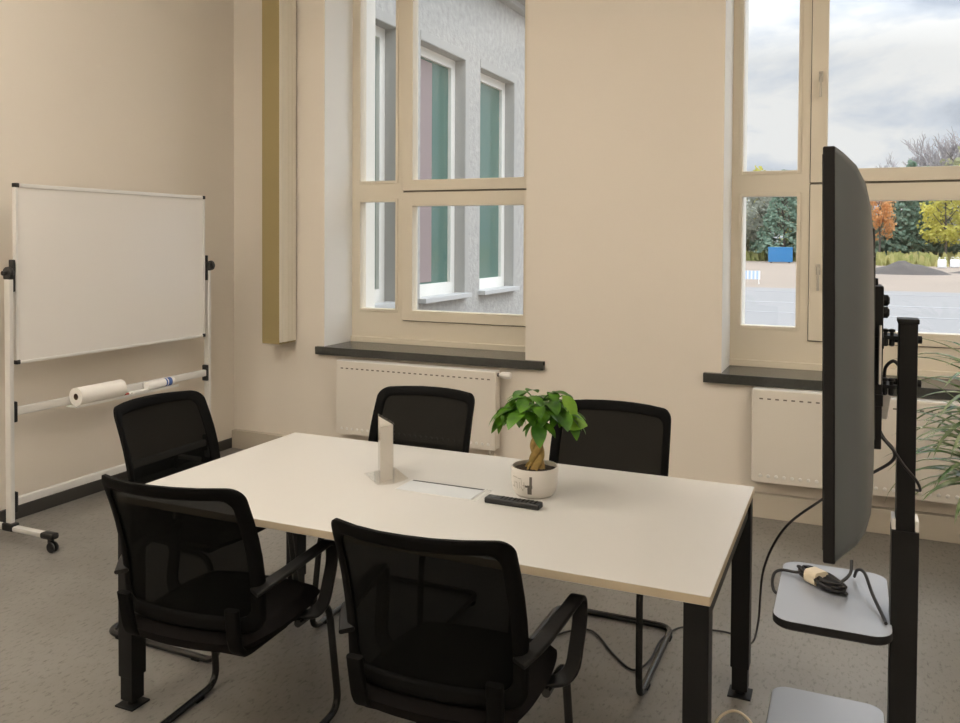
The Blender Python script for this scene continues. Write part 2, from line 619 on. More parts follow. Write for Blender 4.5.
def sill(x0, x1, a, b):
    s = new()
    poly = [(x0, -.039), (x1, -.039), (x1, -.0005), (b - .001, -.0005), (b - .001, .3705), (a + .001, .3705), (a + .001, -.0005), (x0, -.0005)]
    prism(s, poly, .8005, .8265, r=.002)
    box(s, x0, x1, -.0395, -.0006, .770, .8268, r=.002)
    return s
struct(obj('trim_1', sill(.779, 2.556, *W1), MT['sill']))
struct(obj('trim_2', sill(3.576, 5.36, *W2), MT['sill']))

# ------------------------------------------------------------------ unseen pendants added as room fill (above the frame)
first = None
for i, (x, y) in enumerate(FILL_LAMPS):
    lab = ['slim white pendant lamp left of the table near the whiteboard', 'slim white pendant lamp at the right side of the room', 'slim white pendant lamp at the back left of the room', 'slim white pendant lamp at the back right of the room'][i]
    t = thing('pendant_lamp', lab, 'lamp', (x, y, H), 0, 'pendant lamps')
    obj('housing', B(-.62, .62, -.16, .16, -.86, -.81, r=.006), MT['lamp_body'], t)
    obj('diffuser', B(-.59, .59, -.14, .14, -.866, -.8595), MT['lamp_face'], t, smooth=0)
    for sx in (-.5, .5):
        wr = new()
        tube(wr, [(sx, 0, -.811), (sx, 0, -.0005)], .0025, 6)
        obj('suspension_wire', wr, MT['steel'], t)
    for nm, zz, rx, en in (('down_light', -.875, 0, FILL_W), ('up_light', -.80, PI, FILL_W * FILL_UP * (1.5 if x < 3 else 1.25))):
        ld = bpy.data.lights.new(nm, 'AREA')
        ld.shape = 'RECTANGLE'
        ld.size, ld.size_y = 1.15, .28
        ld.energy = en
        ld.color = FILL_C
        lo = bpy.data.objects.new(nm, ld)
        C.objects.link(lo)
        lo.parent = t
        lo.location = (0, 0, zz)
        lo.rotation_euler = (rx, 0, 0)

# ------------------------------------------------------------------ radiators
def radiator(x0, x1, z0, z1, label, loc_valve):
    t = thing('radiator', label, 'radiator', (x0, 0, z0), 0, 'radiators under the windows')
    w, h = x1 - x0, z1 - z0
    yf, yb = -.112, -.03
    p = new()
    box(p, 0, w, yf, yf + .012, 0.012, h, r=.005)
    box(p, 0, w, yb - .012, yb, 0.012, h, r=.005)
    box(p, -.002, .03, yf + .004, yb - .004, 0.02, h - .004, r=.004)
    box(p, w - .03, w + .002, yf + .004, yb - .004, 0.02, h - .004, r=.004)
    g = new()
    box(g, .002, w - .002, yf + .004, yb, h - .006, h + .006, r=.003)
    obj('top_grille', g, MT['white_plastic'], t)  # whiter than the panel: light on the top painted into the colour
    # dark boxes paint the slots' shade, paler studs the light in the dimples
    n = int((w - .10) / .0405)
    for i in range(n):
        xx = .05 + i * (w - .10) / (n - 1)
        box(p, xx - .010, xx + .010, yf - .0006, yf + .003, h - .052, h - .044, mi=1)
        d = new()
        lathe(d, [(.011, -.001), (.009, .003), (.004, .0045)], 10, (0, 0, 0), 'Y')
        merge(p, d, 2, Matrix.Translation((xx, yf, .052)) @ Matrix.Rotation(PI, 4, 'Z'))
    obj('panel', p, [MT['white_metal'], MT['duct_dark'], MT['white_plastic']], t)
    for xx in (.18, w - .18):
        obj('wall_bracket', B(xx - .02, xx + .02, yb, -.0005, .10, h - .10), MT['white_metal'], t)
    pp = new()
    tube(pp, fillet([(w - .06, -.07, .03), (w - .06, -.07, -.035), (w - .06, -.0005, -.035)], .03), .009)
    obj('feed_pipe', pp, MT['white_metal'], t)
    if loc_valve:
        v = new()
        vz = h - .018
        lathe(v, [(.012, 0), (.014, .012), (.019, .016), (.022, .03), (.023, .07), (.019, .082), (.012, .086)], 20, (w + .012, -.075, vz), 'X')
        obj('thermostat_knob', v, MT['white_plastic'], t)
        v = new()
        lathe(v, [(.013, -.012), (.013, .013)], 16, (w, -.075, vz), 'X')
        obj('valve_body', v, MT['black_plastic'], t)
    return t
MT['duct_dark'] = mat('dark_slot_shadow_gap', (.16, .13, .10, 1), .8)
radiator(1.012, 2.252, .215, .745, 'white panel radiator with thermostat knob under the window facing the grey wing', True)
radiator(3.868, 5.14, .215, .760, 'white panel radiator under the yard window behind the screen stand', True)

# ------------------------------------------------------------------ vertical blind pack
t = thing('vertical_blind', 'bunched vertical blind of cream fabric slats hanging left of the window', 'blind', (.512, -.115, .85))
s = new()
for i in range(17):
    y = -.088 + i * .0112
    dx = .0015 * math.sin(i * 1.7)
    # each slat: an olive face with a pale strip along its right edge
    box(s, -.0765 + dx, .0765 + dx, y, y + .0022, .012, 3.13)
    box(s, -.080 + dx, -.076 + dx, y - .0002, y + .0024, .012, 3.13)
    box(s, .076 + dx, .080 + dx, y - .0042, y + .0064, .012, 3.13, mi=1)
obj('slats', s, [MT['blind'], MT['blind_edge']], t, smooth=0)
s = new()
for i in range(17):
    y = -.088 + i * .0112
    dx = .0025 * math.sin(i * 1.7)
    box(s, -.078 + dx, .078 + dx, y - .001, y + .0075, 0, .03, r=.001)
obj('bottom_weights', s, MT['blind'], t, smooth=20)
obj('head_rail', B(-.085, 2.3, -.03, .03, 3.135, 3.1995, r=.004), MT['white_metal'], t)

# ================================================================== TABLE
TX0, TX1, TY0, TY1 = 2.078, 4.078, -3.038, -2.025
t = thing('conference_table', 'white rectangular meeting table with black square legs', 'table', ((TX0 + TX1) / 2, (TY0 + TY1) / 2, 0))
hx, hy = (TX1 - TX0) / 2, (TY1 - TY0) / 2
bm = B(-hx, hx, -hy, hy, .715, .74, r=.0015, seg=1)
bm.normal_update()
for f_ in bm.faces:
    if abs(f_.normal.z) < .5:
        f_.material_index = 1
obj('tabletop', bm, [MT['table'], MT['edge']], t, smooth=0)
f = new()
for sy in (-1, 1):
    box(f, -hx + .075, hx - .075, sy * (hy - .16) - .02, sy * (hy - .16) + .02, .66, .7145)
for sx in (-1, 1):
    box(f, sx * (hx - .043) - .03, sx * (hx - .043) + .03, -hy + .075, hy - .075, .65, .7145)
obj('underframe', f, MT['black_metal'], t, smooth=0)
for sx in (-1, 1):
    for sy in (-1, 1):
        cx_, cy_ = sx * (hx - .036), sy * (hy - .040)
        leg = obj('leg', B(cx_ - .032, cx_ + .032, cy_ - .032, cy_ + .032, .105, .7145, r=.003), MT['black_metal'], t)
        fo = new()
        box(fo, cx_ - .027, cx_ + .027, cy_ - .027, cy_ + .027, .022, .106, r=.002)
        box(fo, cx_ - .040, cx_ + .040, cy_ - .040, cy_ + .040, 0, .006, r=.001)
        lathe(fo, [(.018, .006), (.016, .024)], 16, (cx_, cy_, 0))
        obj('adjustable_foot', fo, MT['black_metal'], leg)
obj('release_lever', B(hx - .012, hx - .006, -.30, -.22, .695, .7148, r=.001), MT['black_metal'], t)
cf = obj('cable_flap', B(2.925 - 3.078, 3.215 - 3.078, -2.585 + 2.5315, -2.475 + 2.5315, .7395, .7418, r=.0008, seg=1), MT['cap'], t)
obj('flap_slot', B(2.93 - 3.078, 3.21 - 3.078, -2.475 + 2.5315, -2.462 + 2.5315, .7395, .7412), MT['black_plastic'], cf, smooth=0)
fr = new()
for q in ((2.921, 3.239, -2.589, -2.586), (2.921, 3.239, -2.4615, -2.4585), (2.921, 2.924, -2.586, -2.4615), (3.236, 3.239, -2.586, -2.4615), (3.2155, 3.2185, -2.586, -2.4615)):
    box(fr, q[0] - 3.078, q[1] - 3.078, q[2] + 2.5315, q[3] + 2.5315, .7395, .7414)
obj('flap_rim', fr, MT['alu'], cf, smooth=0)

# ================================================================== CHAIRS
def back_pt(s, tt):
    """surface of the backrest; s across -1..1, tt up 0..1"""
    z = .47 + .455 * tt
    hw = .246 + .005 * math.sin(PI * min(1, tt * 1.1))
    y = -.180 - .150 * tt ** 1.15 + .028 * math.sin(PI * tt * .95) - .0
    y += .080 * (abs(s) ** 2.2) * (.55 + .45 * tt)
    return Vector((s * hw, y, z + .006 * (1 - s * s) * tt))

def loop_st(ms, mt0, mt1, rs, rt_, n=7, side=6):
    """rounded rectangle in (s,t): |s|<=ms, mt0<=t<=mt1"""
    pts = []
    cs = [(ms - rs, mt1 - rt_, 0), (-ms + rs, mt1 - rt_, 90), (-ms + rs, mt0 + rt_, 180), (ms - rs, mt0 + rt_, 270)]
    arcs = []
    for cx_, cy_, a0 in cs:
        arcs.append([(cx_ + rs * math.cos(R(a0 + 90 * k / n)), cy_ + rt_ * math.sin(R(a0 + 90 * k / n))) for k in range(n + 1)])
    for i in range(4):
        pts += arcs[i]
        a, b = arcs[i][-1], arcs[(i + 1) % 4][0]
        for k in range(1, side):
            pts.append((a[0] + (b[0] - a[0]) * k / side, a[1] + (b[1] - a[1]) * k / side))
    return pts

def make_chair(label):
    t = thing('conference_chair', label, 'chair', (0, 0, 0), 0, 'black mesh conference chairs around the table')
    # backrest frame: a ring between an outer and an inner loop, thick and softly rounded
    ol = loop_st(1.0, 0, 1.0, .16, .09)
    il = loop_st(.865, .10, .915, .12, .07)
    f = new()
    th = .013
    rings = []
    for (k, d) in ((0, -.5), (.0, .5), (.22, 1.0), (.78, 1.0), (1, .45), (1, -.45), (.78, -1.0), (.22, -1.0)):
        ring = []
        for (so, to), (si, ti) in zip(ol, il):
            p = back_pt(so + (si - so) * k, to + (ti - to) * k)
            ring.append(f.verts.new(p + Vector((0, d * th, 0))))
        rings.append(ring)
    n = len(ol)
    for i in range(8):
        a, b = rings[i], rings[(i + 1) % 8]
        for j in range(n):
            f.faces.new([a[j], b[j], b[(j + 1) % n], a[(j + 1) % n]])
    bmesh.ops.recalc_face_normals(f, faces=f.faces)
    obj('backrest_frame', f, MT['chair_plastic'], t, smooth=60)
    # stretched mesh
    g = new()
    NS, NTT = 14, 12
    grid = []
    for j in range(NTT + 1):
        row = []
        for i in range(NS + 1):
            row.append(g.verts.new(back_pt(-.88 + 1.76 * i / NS, .07 + .86 * j / NTT)))
        grid.append(row)
    for j in range(NTT):
        for i in range(NS):
            g.faces.new([grid[j][i], grid[j][i + 1], grid[j + 1][i + 1], grid[j + 1][i]])
    obj('mesh_panel', g, MT['mesh'], t, smooth=60)
    # seat pad: rounded plan, waterfall front, slightly dished
    st = new()
    bmesh.ops.create_grid(st, x_segments=16, y_segments=16, size=1)
    for v in st.verts:
        a, b = v.co.x, v.co.y
        k = math.sqrt(1 - b * b * .5), math.sqrt(1 - a * a * .5)
        # blend square to squircle
        x = a * (.45 * k[0] + .55)
        y = b * (.45 * k[1] + .55)
        edge = max(abs(a), abs(b))
        z = .475 - .012 * (1 - edge ** 2) - .03 * max(0, (edge - .75) / .25) ** 2 - (.03 * max(0, b - .4) ** 2)
        v.co = (x * .245, .035 + y * .245, z)
    ret = bmesh.ops.extrude_face_region(st, geom=st.faces[:])
    for v in [q for q in ret['geom'] if isinstance(q, bmesh.types.BMVert)]:
        v.co.z = .415 + (.008 if abs(v.co.x) > .2 else 0)
        v.co.x *= .95
        v.co.y = .035 + (v.co.y - .035) * .95
    bmesh.ops.recalc_face_normals(st, faces=st.faces)
    obj('seat', st, MT['seat_fabric'], t, smooth=50)
    # support shell under the seat and up to the back
    sh = B(-.20, .20, -.16, .22, .395, .418, r=.01)
    for sx in (-1, 1):
        sweep(sh, fillet([(sx * .185, .05, .405), (sx * .185, -.19, .41), (sx * .19, -.215, .56)], .06), rrect(.045, .02, .008, 3), upv=(1, 0, 0))
    obj('seat_support', sh, MT['chair_plastic'], t)
    # cantilever base: front legs, floor runners, rear bar in one bent tube
    p = [(.236, .06, .408), (.236, .255, .400), (.248, .305, .013), (.248, -.285, .013), (-.248, -.285, .013), (-.248, .305, .013), (-.236, .255, .400), (-.236, .06, .408)]
    tb = new()
    tube(tb, fillet(p, .065, 7), .0125, 12)
    obj('cantilever_base', tb, MT['tube'], t, smooth=60)
    for sx in (-1, 1):
        for yy in (.20, -.20):
            obj('glide', B(sx * .248 - .014, sx * .248 + .014, yy - .02, yy + .02, 0, .012, r=.003), MT['chair_plastic'], t)
    for sx in (-1, 1):
        a = new()
        pth = fillet([(sx * .236, -.175, .60), (sx * .272, -.11, .625), (sx * .303, .155, .652), (sx * .304, .160, .58), (sx * .292, .115, .43), (sx * .195, .085, .412)], .05, 6)
        prof = rrect(.042, .015, .006, 3)
        # strap with its wide side facing out/up
        path = [Vector(q) for q in pth]
        nn = len(path)
        rgs = []
        for i in range(nn):
            tg = (path[min(i + 1, nn - 1)] - path[max(i - 1, 0)]).normalized()
            wv = Vector((1, 0, 0)) - tg * tg.x
            if wv.length < .5:
                wv = Vector((0, 1, 0)) - tg * tg.y
            wv.normalize()
            if i and wv.dot(lw) < 0:
                wv = -wv
            if i:
                wv = (wv * .5 + lw * .5)
                wv = (wv - tg * wv.dot(tg)).normalized()
            lw = wv
            nv = tg.cross(wv)
            rgs.append([a.verts.new(path[i] + wv * q[0] + nv * q[1]) for q in prof])
        kk = len(prof)
        for i in range(nn - 1):
            for j in range(kk):
                a.faces.new([rgs[i][j], rgs[i][(j + 1) % kk], rgs[i + 1][(j + 1) % kk], rgs[i + 1][j]])
        a.faces.new(rgs[0][::-1])
        a.faces.new(rgs[-1])
        bmesh.ops.recalc_face_normals(a, faces=a.faces)
        obj('armrest', a, MT['arm_plastic'], t, smooth=50)
    return t

chairs = [
    ('black mesh conference chair at the left end of the table before the whiteboard', (1.905, -2.42, 0), R(-91)),
    ('black mesh conference chair behind the table in front of the left radiator', (2.612, -2.00, 0), R(181)),
    ('black mesh conference chair behind the table just right of the potted plant', (3.475, -1.965, 0), R(180)),
    ('black mesh conference chair seen from behind at the near left side of the table', (2.572, -3.068, 0), R(5)),
    ('black mesh conference chair seen from behind nearest the camera at the middle of the table', (3.42, -3.12, 0), R(3)),
]
c0 = make_chair(chairs[0][0])
for i, (lab, loc, rz) in enumerate(chairs):
    if i == 0:
        c0.location = loc
        c0.rotation_euler = (0, 0, rz)
    else:
        dup(c0, loc, rz, lab)

# ================================================================== THINGS ON THE TABLE
TT = .74
# acrylic sign holder: upright double panel on a flat base
SGX, SGY = 2.82, -2.48
t = thing('sign_holder', 'clear acrylic three sided sign holder standing on the white table', 'sign holder', (SGX, SGY, TT))
bs_ = [(2.722 - SGX, -2.470 - SGY), (2.842 - SGX, -2.572 - SGY), (2.888 - SGX, -2.538 - SGY), (2.905 - SGX, -2.458 - SGY), (2.785 - SGX, -2.352 - SGY)]
obj('base', prism(new(), bs_, .0003, .004), MT['acrylic'], t, smooth=0)
tri = [(2.735 - SGX, -2.392 - SGY), (2.870 - SGX, -2.505 - SGY), (2.846 - SGX, -2.562 - SGY)]
u = new()
lo_ = [u.verts.new((p[0], p[1], .0045)) for p in tri]
hi_ = [u.verts.new((p[0], p[1], .215)) for p in tri]
for i in range(3):
    u.faces.new([lo_[i], lo_[(i + 1) % 3], hi_[(i + 1) % 3], hi_[i]])
obj('upright_panel', u, MT['acrylic'], t, smooth=0)
k_ = new()
ctr = Vector((sum(p[0] for p in tri) / 3, sum(p[1] for p in tri) / 3, 0))
tin = [Vector((p[0], p[1], 0)) * .90 + ctr * .10 for p in tri]
lo_ = [k_.verts.new((p.x, p.y, .006)) for p in tin]
hi_ = [k_.verts.new((p.x, p.y, .206)) for p in tin]
for i in (0, 1):
    k_.faces.new([lo_[i], lo_[(i + 1) % 3], hi_[(i + 1) % 3], hi_[i]])
obj('paper_insert', k_, MT['insert'], t, smooth=0)

# remote control
t = thing('remote_control', 'slim black remote control lying beside the plant pot', 'remote control', (3.368, -2.578, TT), R(-1))
obj('body', B(-.098, .098, -.021, .021, 0.0003, .020, r=.005, seg=3), MT['black_plastic'], t)
b = new()
for i in range(9):
    for j in range(3):
        lathe(b, [(.004, 0), (.004, .0012), (.003, .0016)], 10, (-.04 + i * .015, -.011 + j * .011, .0199))
obj('buttons', b, MT['arm_plastic'], t)
b = new()
lathe(b, [(.011, 0), (.011, .001), (.008, .0014)], 20, (-.072, 0, .0199))
obj('navigation_ring', b, MT['tv_back'], t)

# potted money tree
PX, PY = 3.388, -2.430
t = thing('potted_plant', 'small money tree with braided trunk in a white printed pot', 'plant', (PX, PY, TT))
pr = .081
pt_ = new()
lathe(pt_, [(.058, .0005), (.066, .004), (.076, .020), (pr, .045), (pr + .001, .097), (pr - .001, .100), (pr - .005, .099), (pr - .006, .085), (.0005, .085)], 48)
pot = obj('pot', pt_, MT['pot'], t, smooth=50)

def patch(bm, a0, a1, z0, z1, n=5):
    """thin raised print on the pot wall between two angles and heights"""
    vs = []
    for k in range(n + 1):
        a = a0 + (a1 - a0) * k / n
        for z in (z0, z1):
            r_ = pr + .0012 + (0 if z > .04 else -.0022)
            vs.append(bm.verts.new((r_ * math.cos(a), r_ * math.sin(a), z)))
    for k in range(n):
        bm.faces.new([vs[2 * k], vs[2 * k + 2], vs[2 * k + 3], vs[2 * k + 1]])
# direction of the pot facing the camera
ca = math.atan2(-5.136 - PY, 4.388 - PX)
def pa(u):   # u = -1 left limb .. 1 right limb as seen from the front
    return ca + math.asin(u)
m1 = new()
patch(m1, pa(-.22), pa(-.11), .050, .080)
patch(m1, pa(-.30), pa(-.10), .040, .051)
patch(m1, pa(-.30), pa(-.12), .020, .041)
patch(m1, pa(-.40), pa(-.28), .043, .050)
obj('printed_letter', m1, MT['print'], pot, smooth=0)
m2 = new()
for (u0, u1, z0, z1) in ((-.46, -.43, .036, .060), (-.50, -.40, .046, .050), (-.56, -.54, .034, .066), (-.62, -.58, .040, .043), (-.64, -.62, .036, .058), (-.74, -.72, .034, .054), (-.80, -.74, .052, .056), (-.86, -.84, .034, .056), (-.92, -.86, .036, .040), (-.70, -.55, .068, .071), (-.9, -.72, .070, .073), (-.52, -.48, .030, .036)):
    patch(m2, pa(u0), pa(u1), z0, z1)
obj('printed_scroll', m2, MT['print_light'], pot, smooth=0)
so = new()
lathe(so, [(.0755, .0835), (.074, .086), (.05, .090), (.0005, .092)], 32)
rng = random.Random(3)
for v in so.verts:
    v.co.z += rng.uniform(-.002, .002)
obj('soil', so, MT['soil'], t)
st = new()
for k in range(3):
    pts = []
    for i in range(30):
        z = .085 + .165 * i / 29
        a = k * 2 * PI / 3 + i / 29 * 2 * PI * 1.1
        rr = .011 * (1.35 - .45 * i / 29)
        pts.append((.008 + rr * math.cos(a), rr * math.sin(a), z))
    tube(st, pts, .0125, 10, scale=lambda q: 1.15 - .25 * q)
for k in range(6):
    a = k * 1.05
    tube(st, [(.012 * math.cos(a), .012 * math.sin(a), .115), (.028 * math.cos(a), .028 * math.sin(a), .10), (.036 * math.cos(a), .036 * math.sin(a), .080)], .004, 6)
obj('braided_trunk', st, MT['stem'], t, smooth=60)

def leaf(bm, base, d, nrm, length, width, droop, n=7, fold=.18):
    """pointed oval leaf from base along d, drooping, folded along the midrib"""
    d = Vector(d).normalized()
    nrm = Vector(nrm)
    nrm = (nrm - d * nrm.dot(d)).normalized()
    sd = d.cross(nrm)
    prev = None
    p = Vector(base)
    ang = 0
    step = length / n
    for i in range(n + 1):
        q = i / n
        w = width * .5 * (math.sin(PI * q ** .85) ** .8 if 0 < q < 1 else 0.04)
        dd = d * math.cos(ang) - nrm * math.sin(ang)
        nn = nrm * math.cos(ang) + d * math.sin(ang)
        row = [bm.verts.new(p + sd * w + nn * w * fold), bm.verts.new(p), bm.verts.new(p - sd * w + nn * w * fold)]
        if prev:
            bm.faces.new([prev[0], prev[1], row[1], row[0]])
            bm.faces.new([prev[1], prev[2], row[2], row[1]])
        prev = row
        p = p + dd * step
        ang += droop / n

rng = random.Random(12)
fo = new()
stalks = new()
top = Vector((.008, 0, .246))
crown = []
for k in range(23):
    a = k * 2.399 + .3
    lvl = k / 22
    out_ = .030 + .078 * (1 - lvl * .75) * rng.uniform(.8, 1.15)
    hz = .022 + .078 * lvl + rng.uniform(-.012, .012)
    tip = top + Vector((out_ * math.cos(a), out_ * math.sin(a), hz))
    crown.append((tip, a, lvl))
    tube(stalks, spline([top - Vector((0, 0, .01)), top + Vector((out_ * .4 * math.cos(a), out_ * .4 * math.sin(a), hz * .75)), tip], 5), .0022, 6)
    nl = rng.choice((4, 5, 5))
    for j in range(nl):
        b = a + (j - (nl - 1) / 2) * 1.02 + rng.uniform(-.15, .15)
        ln = rng.uniform(.072, .112) * (1.05 - .15 * abs(j - (nl - 1) / 2))
        d = Vector((math.cos(b), math.sin(b), rng.uniform(-.30, .25) - .30 * (1 - lvl)))
        leaf(fo, tip, d, Vector((0, 0, 1)) + .4 * Vector((math.cos(b), math.sin(b), 0)), ln, ln * rng.uniform(.48, .6), rng.uniform(.5, 1.2))
# a long drooping leaf on the left and two right-hand leaves with backlight painted in
backlit = new()
cr = Vector((math.cos(.4105), math.sin(.4105), 0))      # direction "to the right" seen from the chairs' side
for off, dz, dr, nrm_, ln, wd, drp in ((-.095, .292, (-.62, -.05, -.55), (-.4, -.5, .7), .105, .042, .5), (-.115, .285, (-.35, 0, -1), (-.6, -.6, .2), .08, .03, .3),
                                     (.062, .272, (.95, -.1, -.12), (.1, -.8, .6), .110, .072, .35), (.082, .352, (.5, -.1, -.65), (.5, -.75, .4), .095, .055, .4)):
    base = Vector((.008, 0, 0)) + cr * off + Vector((0, 0, dz)) - Vector((-cr.y, cr.x, 0)) * (.045 if off > 0 else .01)
    tube(stalks, spline([top, (top + base) / 2 + Vector((0, 0, .02)), base], 5), .002, 6)
    d = cr * dr[0] + Vector((-cr.y, cr.x, 0)) * dr[1] + Vector((0, 0, dr[2]))
    nv = cr * nrm_[0] + Vector((-cr.y, cr.x, 0)) * nrm_[1] + Vector((0, 0, nrm_[2]))
    leaf(backlit if off > 0 else fo, base, d, nv, ln, wd, drp)
obj('young_leaves', backlit, MT['young_leaf'], t, smooth=80)['label'] = 'pale bright green young leaves'
obj('leaf_stalks', stalks, MT['leaf'], t)
obj('foliage', fo, MT['leaf'], t, smooth=80)

# ================================================================== WHITEBOARD ON ITS STAND
BX = .33
t = thing('whiteboard_stand', 'mobile whiteboard on an aluminium stand with castors by the left wall', 'whiteboard', (BX, -1.385, 0))
y0, y1 = -2.096 + 1.385, -.690 + 1.385
z0, z1 = .945, 1.903
pl, pr_ = -2.128 + 1.385, -.655 + 1.385
bd = obj('board', B(-.008, .008, y0 + .012, y1 - .012, z0 + .012, z1 - .012), MT['board'], t, smooth=0)
fr = new()
for a in ((y0, y1, z1 - .022, z1), (y0, y1, z0, z0 + .016), (y0, y0 + .016, z0, z1), (y1 - .016, y1, z0, z1)):
    box(fr, -.013, .013, a[0], a[1], a[2], a[3], r=.003)
obj('board_frame', fr, MT['alu'], bd)
for yy in (y0, y1 - .022):
    for zz in (z0 - .001, z1 - .022):
        obj('corner_cap', B(-.016, .016, yy - .001, yy + .023, zz, zz + .024, r=.004), MT['black_plastic'], bd)
for yy, sg in ((pl, -1), (pr_, 1)):
    po = obj('post', B(-.021, .021, yy - .013, yy + .013, .075, 1.43, r=.006), MT['alu'], t)
    kn = new()
    box(kn, -.026, .026, yy - .016, yy + .016, 1.395, 1.455, r=.008)
    lathe(kn, [(.012, -.02), (.012, .0), (.032, .004), (.034, .020), (.024, .032)], 18, (.0, yy + sg * .016, 1.43), 'Y')
    if sg < 0:
        for v in kn.verts:
            if v.co.y > yy + .02:
                v.co.y = yy + .02
    box(kn, -.018, .018, (yy + .012 if sg < 0 else yy - .024), (yy + .026 if sg < 0 else yy - .012), 1.33, 1.50, r=.004)
    obj('pivot_knob', kn, MT['black_plastic'], po)
    ft = obj('foot', B(-.30, .30, yy - .02, yy + .02, .072, .098, r=.008), MT['alu'], t)
    obj('post_socket', B(-.04, .04, yy - .024, yy + .024, .070, .112, r=.008), MT['black_plastic'], ft)
    for xx in (-.29, .29):
        obj('end_cap', B(xx - .045, xx + .045, yy - .025, yy + .025, .068, .102, r=.012), MT['black_plastic'], ft)
    for xx in (-.285, .30):
        cs = new()
        box(cs, xx - .012, xx + .012, yy - .012, yy + .012, .045, .08, r=.004)
        for q in (-.016, .006):
            lathe(cs, [(.012, 0), (.026, .001), (.028, .004), (.026, .009), (.012, .010)], 20, (xx + .012, yy + q, .0285), 'Y')
        obj('castor', cs, MT['black_plastic'], t)
for zz, nm in ((.695, 'tray_rail'), (.215, 'lower_rail')):
    rl = new()
    box(rl, -.016, .016, pl + .013, pr_ - .013, zz - .022, zz + .022, r=.007)
    if nm == 'tray_rail':
        box(rl, .016, .10, y0 + .30, y1 - .34, zz - .030, zz - .024)
        box(rl, .096, .102, y0 + .30, y1 - .34, zz - .030, zz - .016)
    ro = obj(nm, rl, MT['alu'], t)
    for yy, sg in ((pl, 1), (pr_, -1)):
        obj('rail_joint', B(-.022, .022, min(yy + sg * .012, yy + sg * .032), max(yy + sg * .012, yy + sg * .032), zz - .055, zz + .055, r=.006), MT['black_plastic'], ro)

# things on the tray
tz = .695 - .024
ro = thing('paper_roll', 'roll of white paper lying on the whiteboard tray', 'paper roll', (BX + .068, -1.607, tz + .0515))
rr = new()
def ring_cyl(bm, r0, r1, y0_, y1_, n=32):
    ri = []
    for (r_, y_) in ((r1, y0_), (r1, y1_), (r0, y1_), (r0, y0_)):
        ri.append([bm.verts.new((r_ * math.cos(2 * PI * i / n), y_, r_ * math.sin(2 * PI * i / n))) for i in range(n)])
    for k in range(4):
        a, b = ri[k], ri[(k + 1) % 4]
        for i in range(n):
            bm.faces.new([a[i], a[(i + 1) % n], b[(i + 1) % n], b[i]])
    bmesh.ops.recalc_face_normals(bm, faces=bm.faces)
ring_cyl(rr, .0185, .051, -.17, .145)
obj('paper', rr, MT['paper'], ro)
rr = new()
ring_cyl(rr, .0160, .0183, -.169, .144)
obj('core_tube', rr, MT['cardboard'], ro)

ro = thing('marker_pack', 'white cylinder with blue printed band lying on the whiteboard tray', 'tube', (BX + .045, -1.135, tz + .0265))
rr = new()
lathe(rr, [(.020, -.11), (.026, -.108), (.026, .108), (.020, .11)], 24, (0, 0, 0), 'Y')
obj('wrapper', rr, MT['white_plastic'], ro)
rr = new()
lathe(rr, [(.0262, .055), (.0264, .056), (.0264, .085), (.0262, .086)], 24, (0, 0, 0), 'Y')
obj('blue_band', rr, MT['blue'], ro)
rr = new()
lathe(rr, [(.0262, .035), (.0264, .036), (.0264, .046), (.0262, .047)], 24, (0, 0, 0), 'Y')
obj('thin_band', rr, MT['blue'], ro)
o = obj('paper_strip', B(-.02, .02, -.065, .065, 0.0004, .014, r=.003), MT['white_plastic'])
o.location = (BX + .070, -1.33, tz)
tag(o, 'flat white sponge strip on the tray beside the paper roll', 'eraser')
mk = thing('marker_pen', 'white marker pen with a red cap against the end of the paper roll', 'marker', (BX + .078, -1.418, tz + .009), R(12))
rr = new()
lathe(rr, [(.007, -.028), (.0085, -.027), (.0085, .0), (.007, .001)], 14, (0, 0, 0), 'Y')
obj('cap', rr, MT['red'], mk)
rr = new()
lathe(rr, [(.007, .001), (.0085, .002), (.0085, .03), (.005, .032)], 14, (0, 0, 0), 'Y')
obj('barrel', rr, MT['white_plastic'], mk)

# ================================================================== SCREEN AND ITS STAND
SY = -3.01
t = thing('screen_stand', 'black column screen stand with two grey shelves beside the table', 'stand', (4.507, SY, 0))
obj('column', B(-.0195, .0195, -.026, .026, .05, 1.44, r=.003), MT['black_metal'], t)
sl = new()
for a in ((-.028, .028, -.038, -.031), (-.028, .028, .031, .038), (-.028, -.0225, -.031, .031), (.0225, .028, -.031, .031)):
    box(sl, a[0], a[1], a[2], a[3], .05, .968, r=.001)
obj('outer_sleeve', sl, MT['black_metal'], t)
for sx in (-1, 1):
    obj('sleeve_insert', B(sx * .0238 - .0040, sx * .0238 + .0040, -.03, .03, .968, .992, r=.001), MT['white_plastic'], t)
obj('column_cap', B(-.022, .022, -.029, .029, 1.437, 1.448, r=.002), MT['black_metal'], t)
for zz in (1.40, 1.30):
    for sx in (-1, 1):
        cp = new()
        lathe(cp, [(.004, -.005), (.009, -.004), (.009, .004), (.005, .005)], 10, (sx * .0245, -.0, zz), 'X')
        obj('column_bolt', cp, MT['black_metal'], t)
bs = new()
for sy in (-1, 1):
    box(bs, -.36, .30, sy * .30 - .03, sy * .30 + .03, .06, .10, r=.008)
box(bs, -.04, .04, -.30, .30, .055, .105, r=.008)
bo = obj('base_frame', bs, MT['black_metal'], t)
for sx in (-.33, .27):
    for sy in (-1, 1):
        cs = new()
        box(cs, sx - .012, sx + .012, sy * .30 - .012, sy * .30 + .012, .04, .062)
        for q in (-.018, .006):
            lathe(cs, [(.015, 0), (.028, .002), (.028, .010), (.015, .012)], 18, (sx, sy * .30 + q, .0285), 'Y')
        obj('castor', cs, MT['black_plastic'], bo)
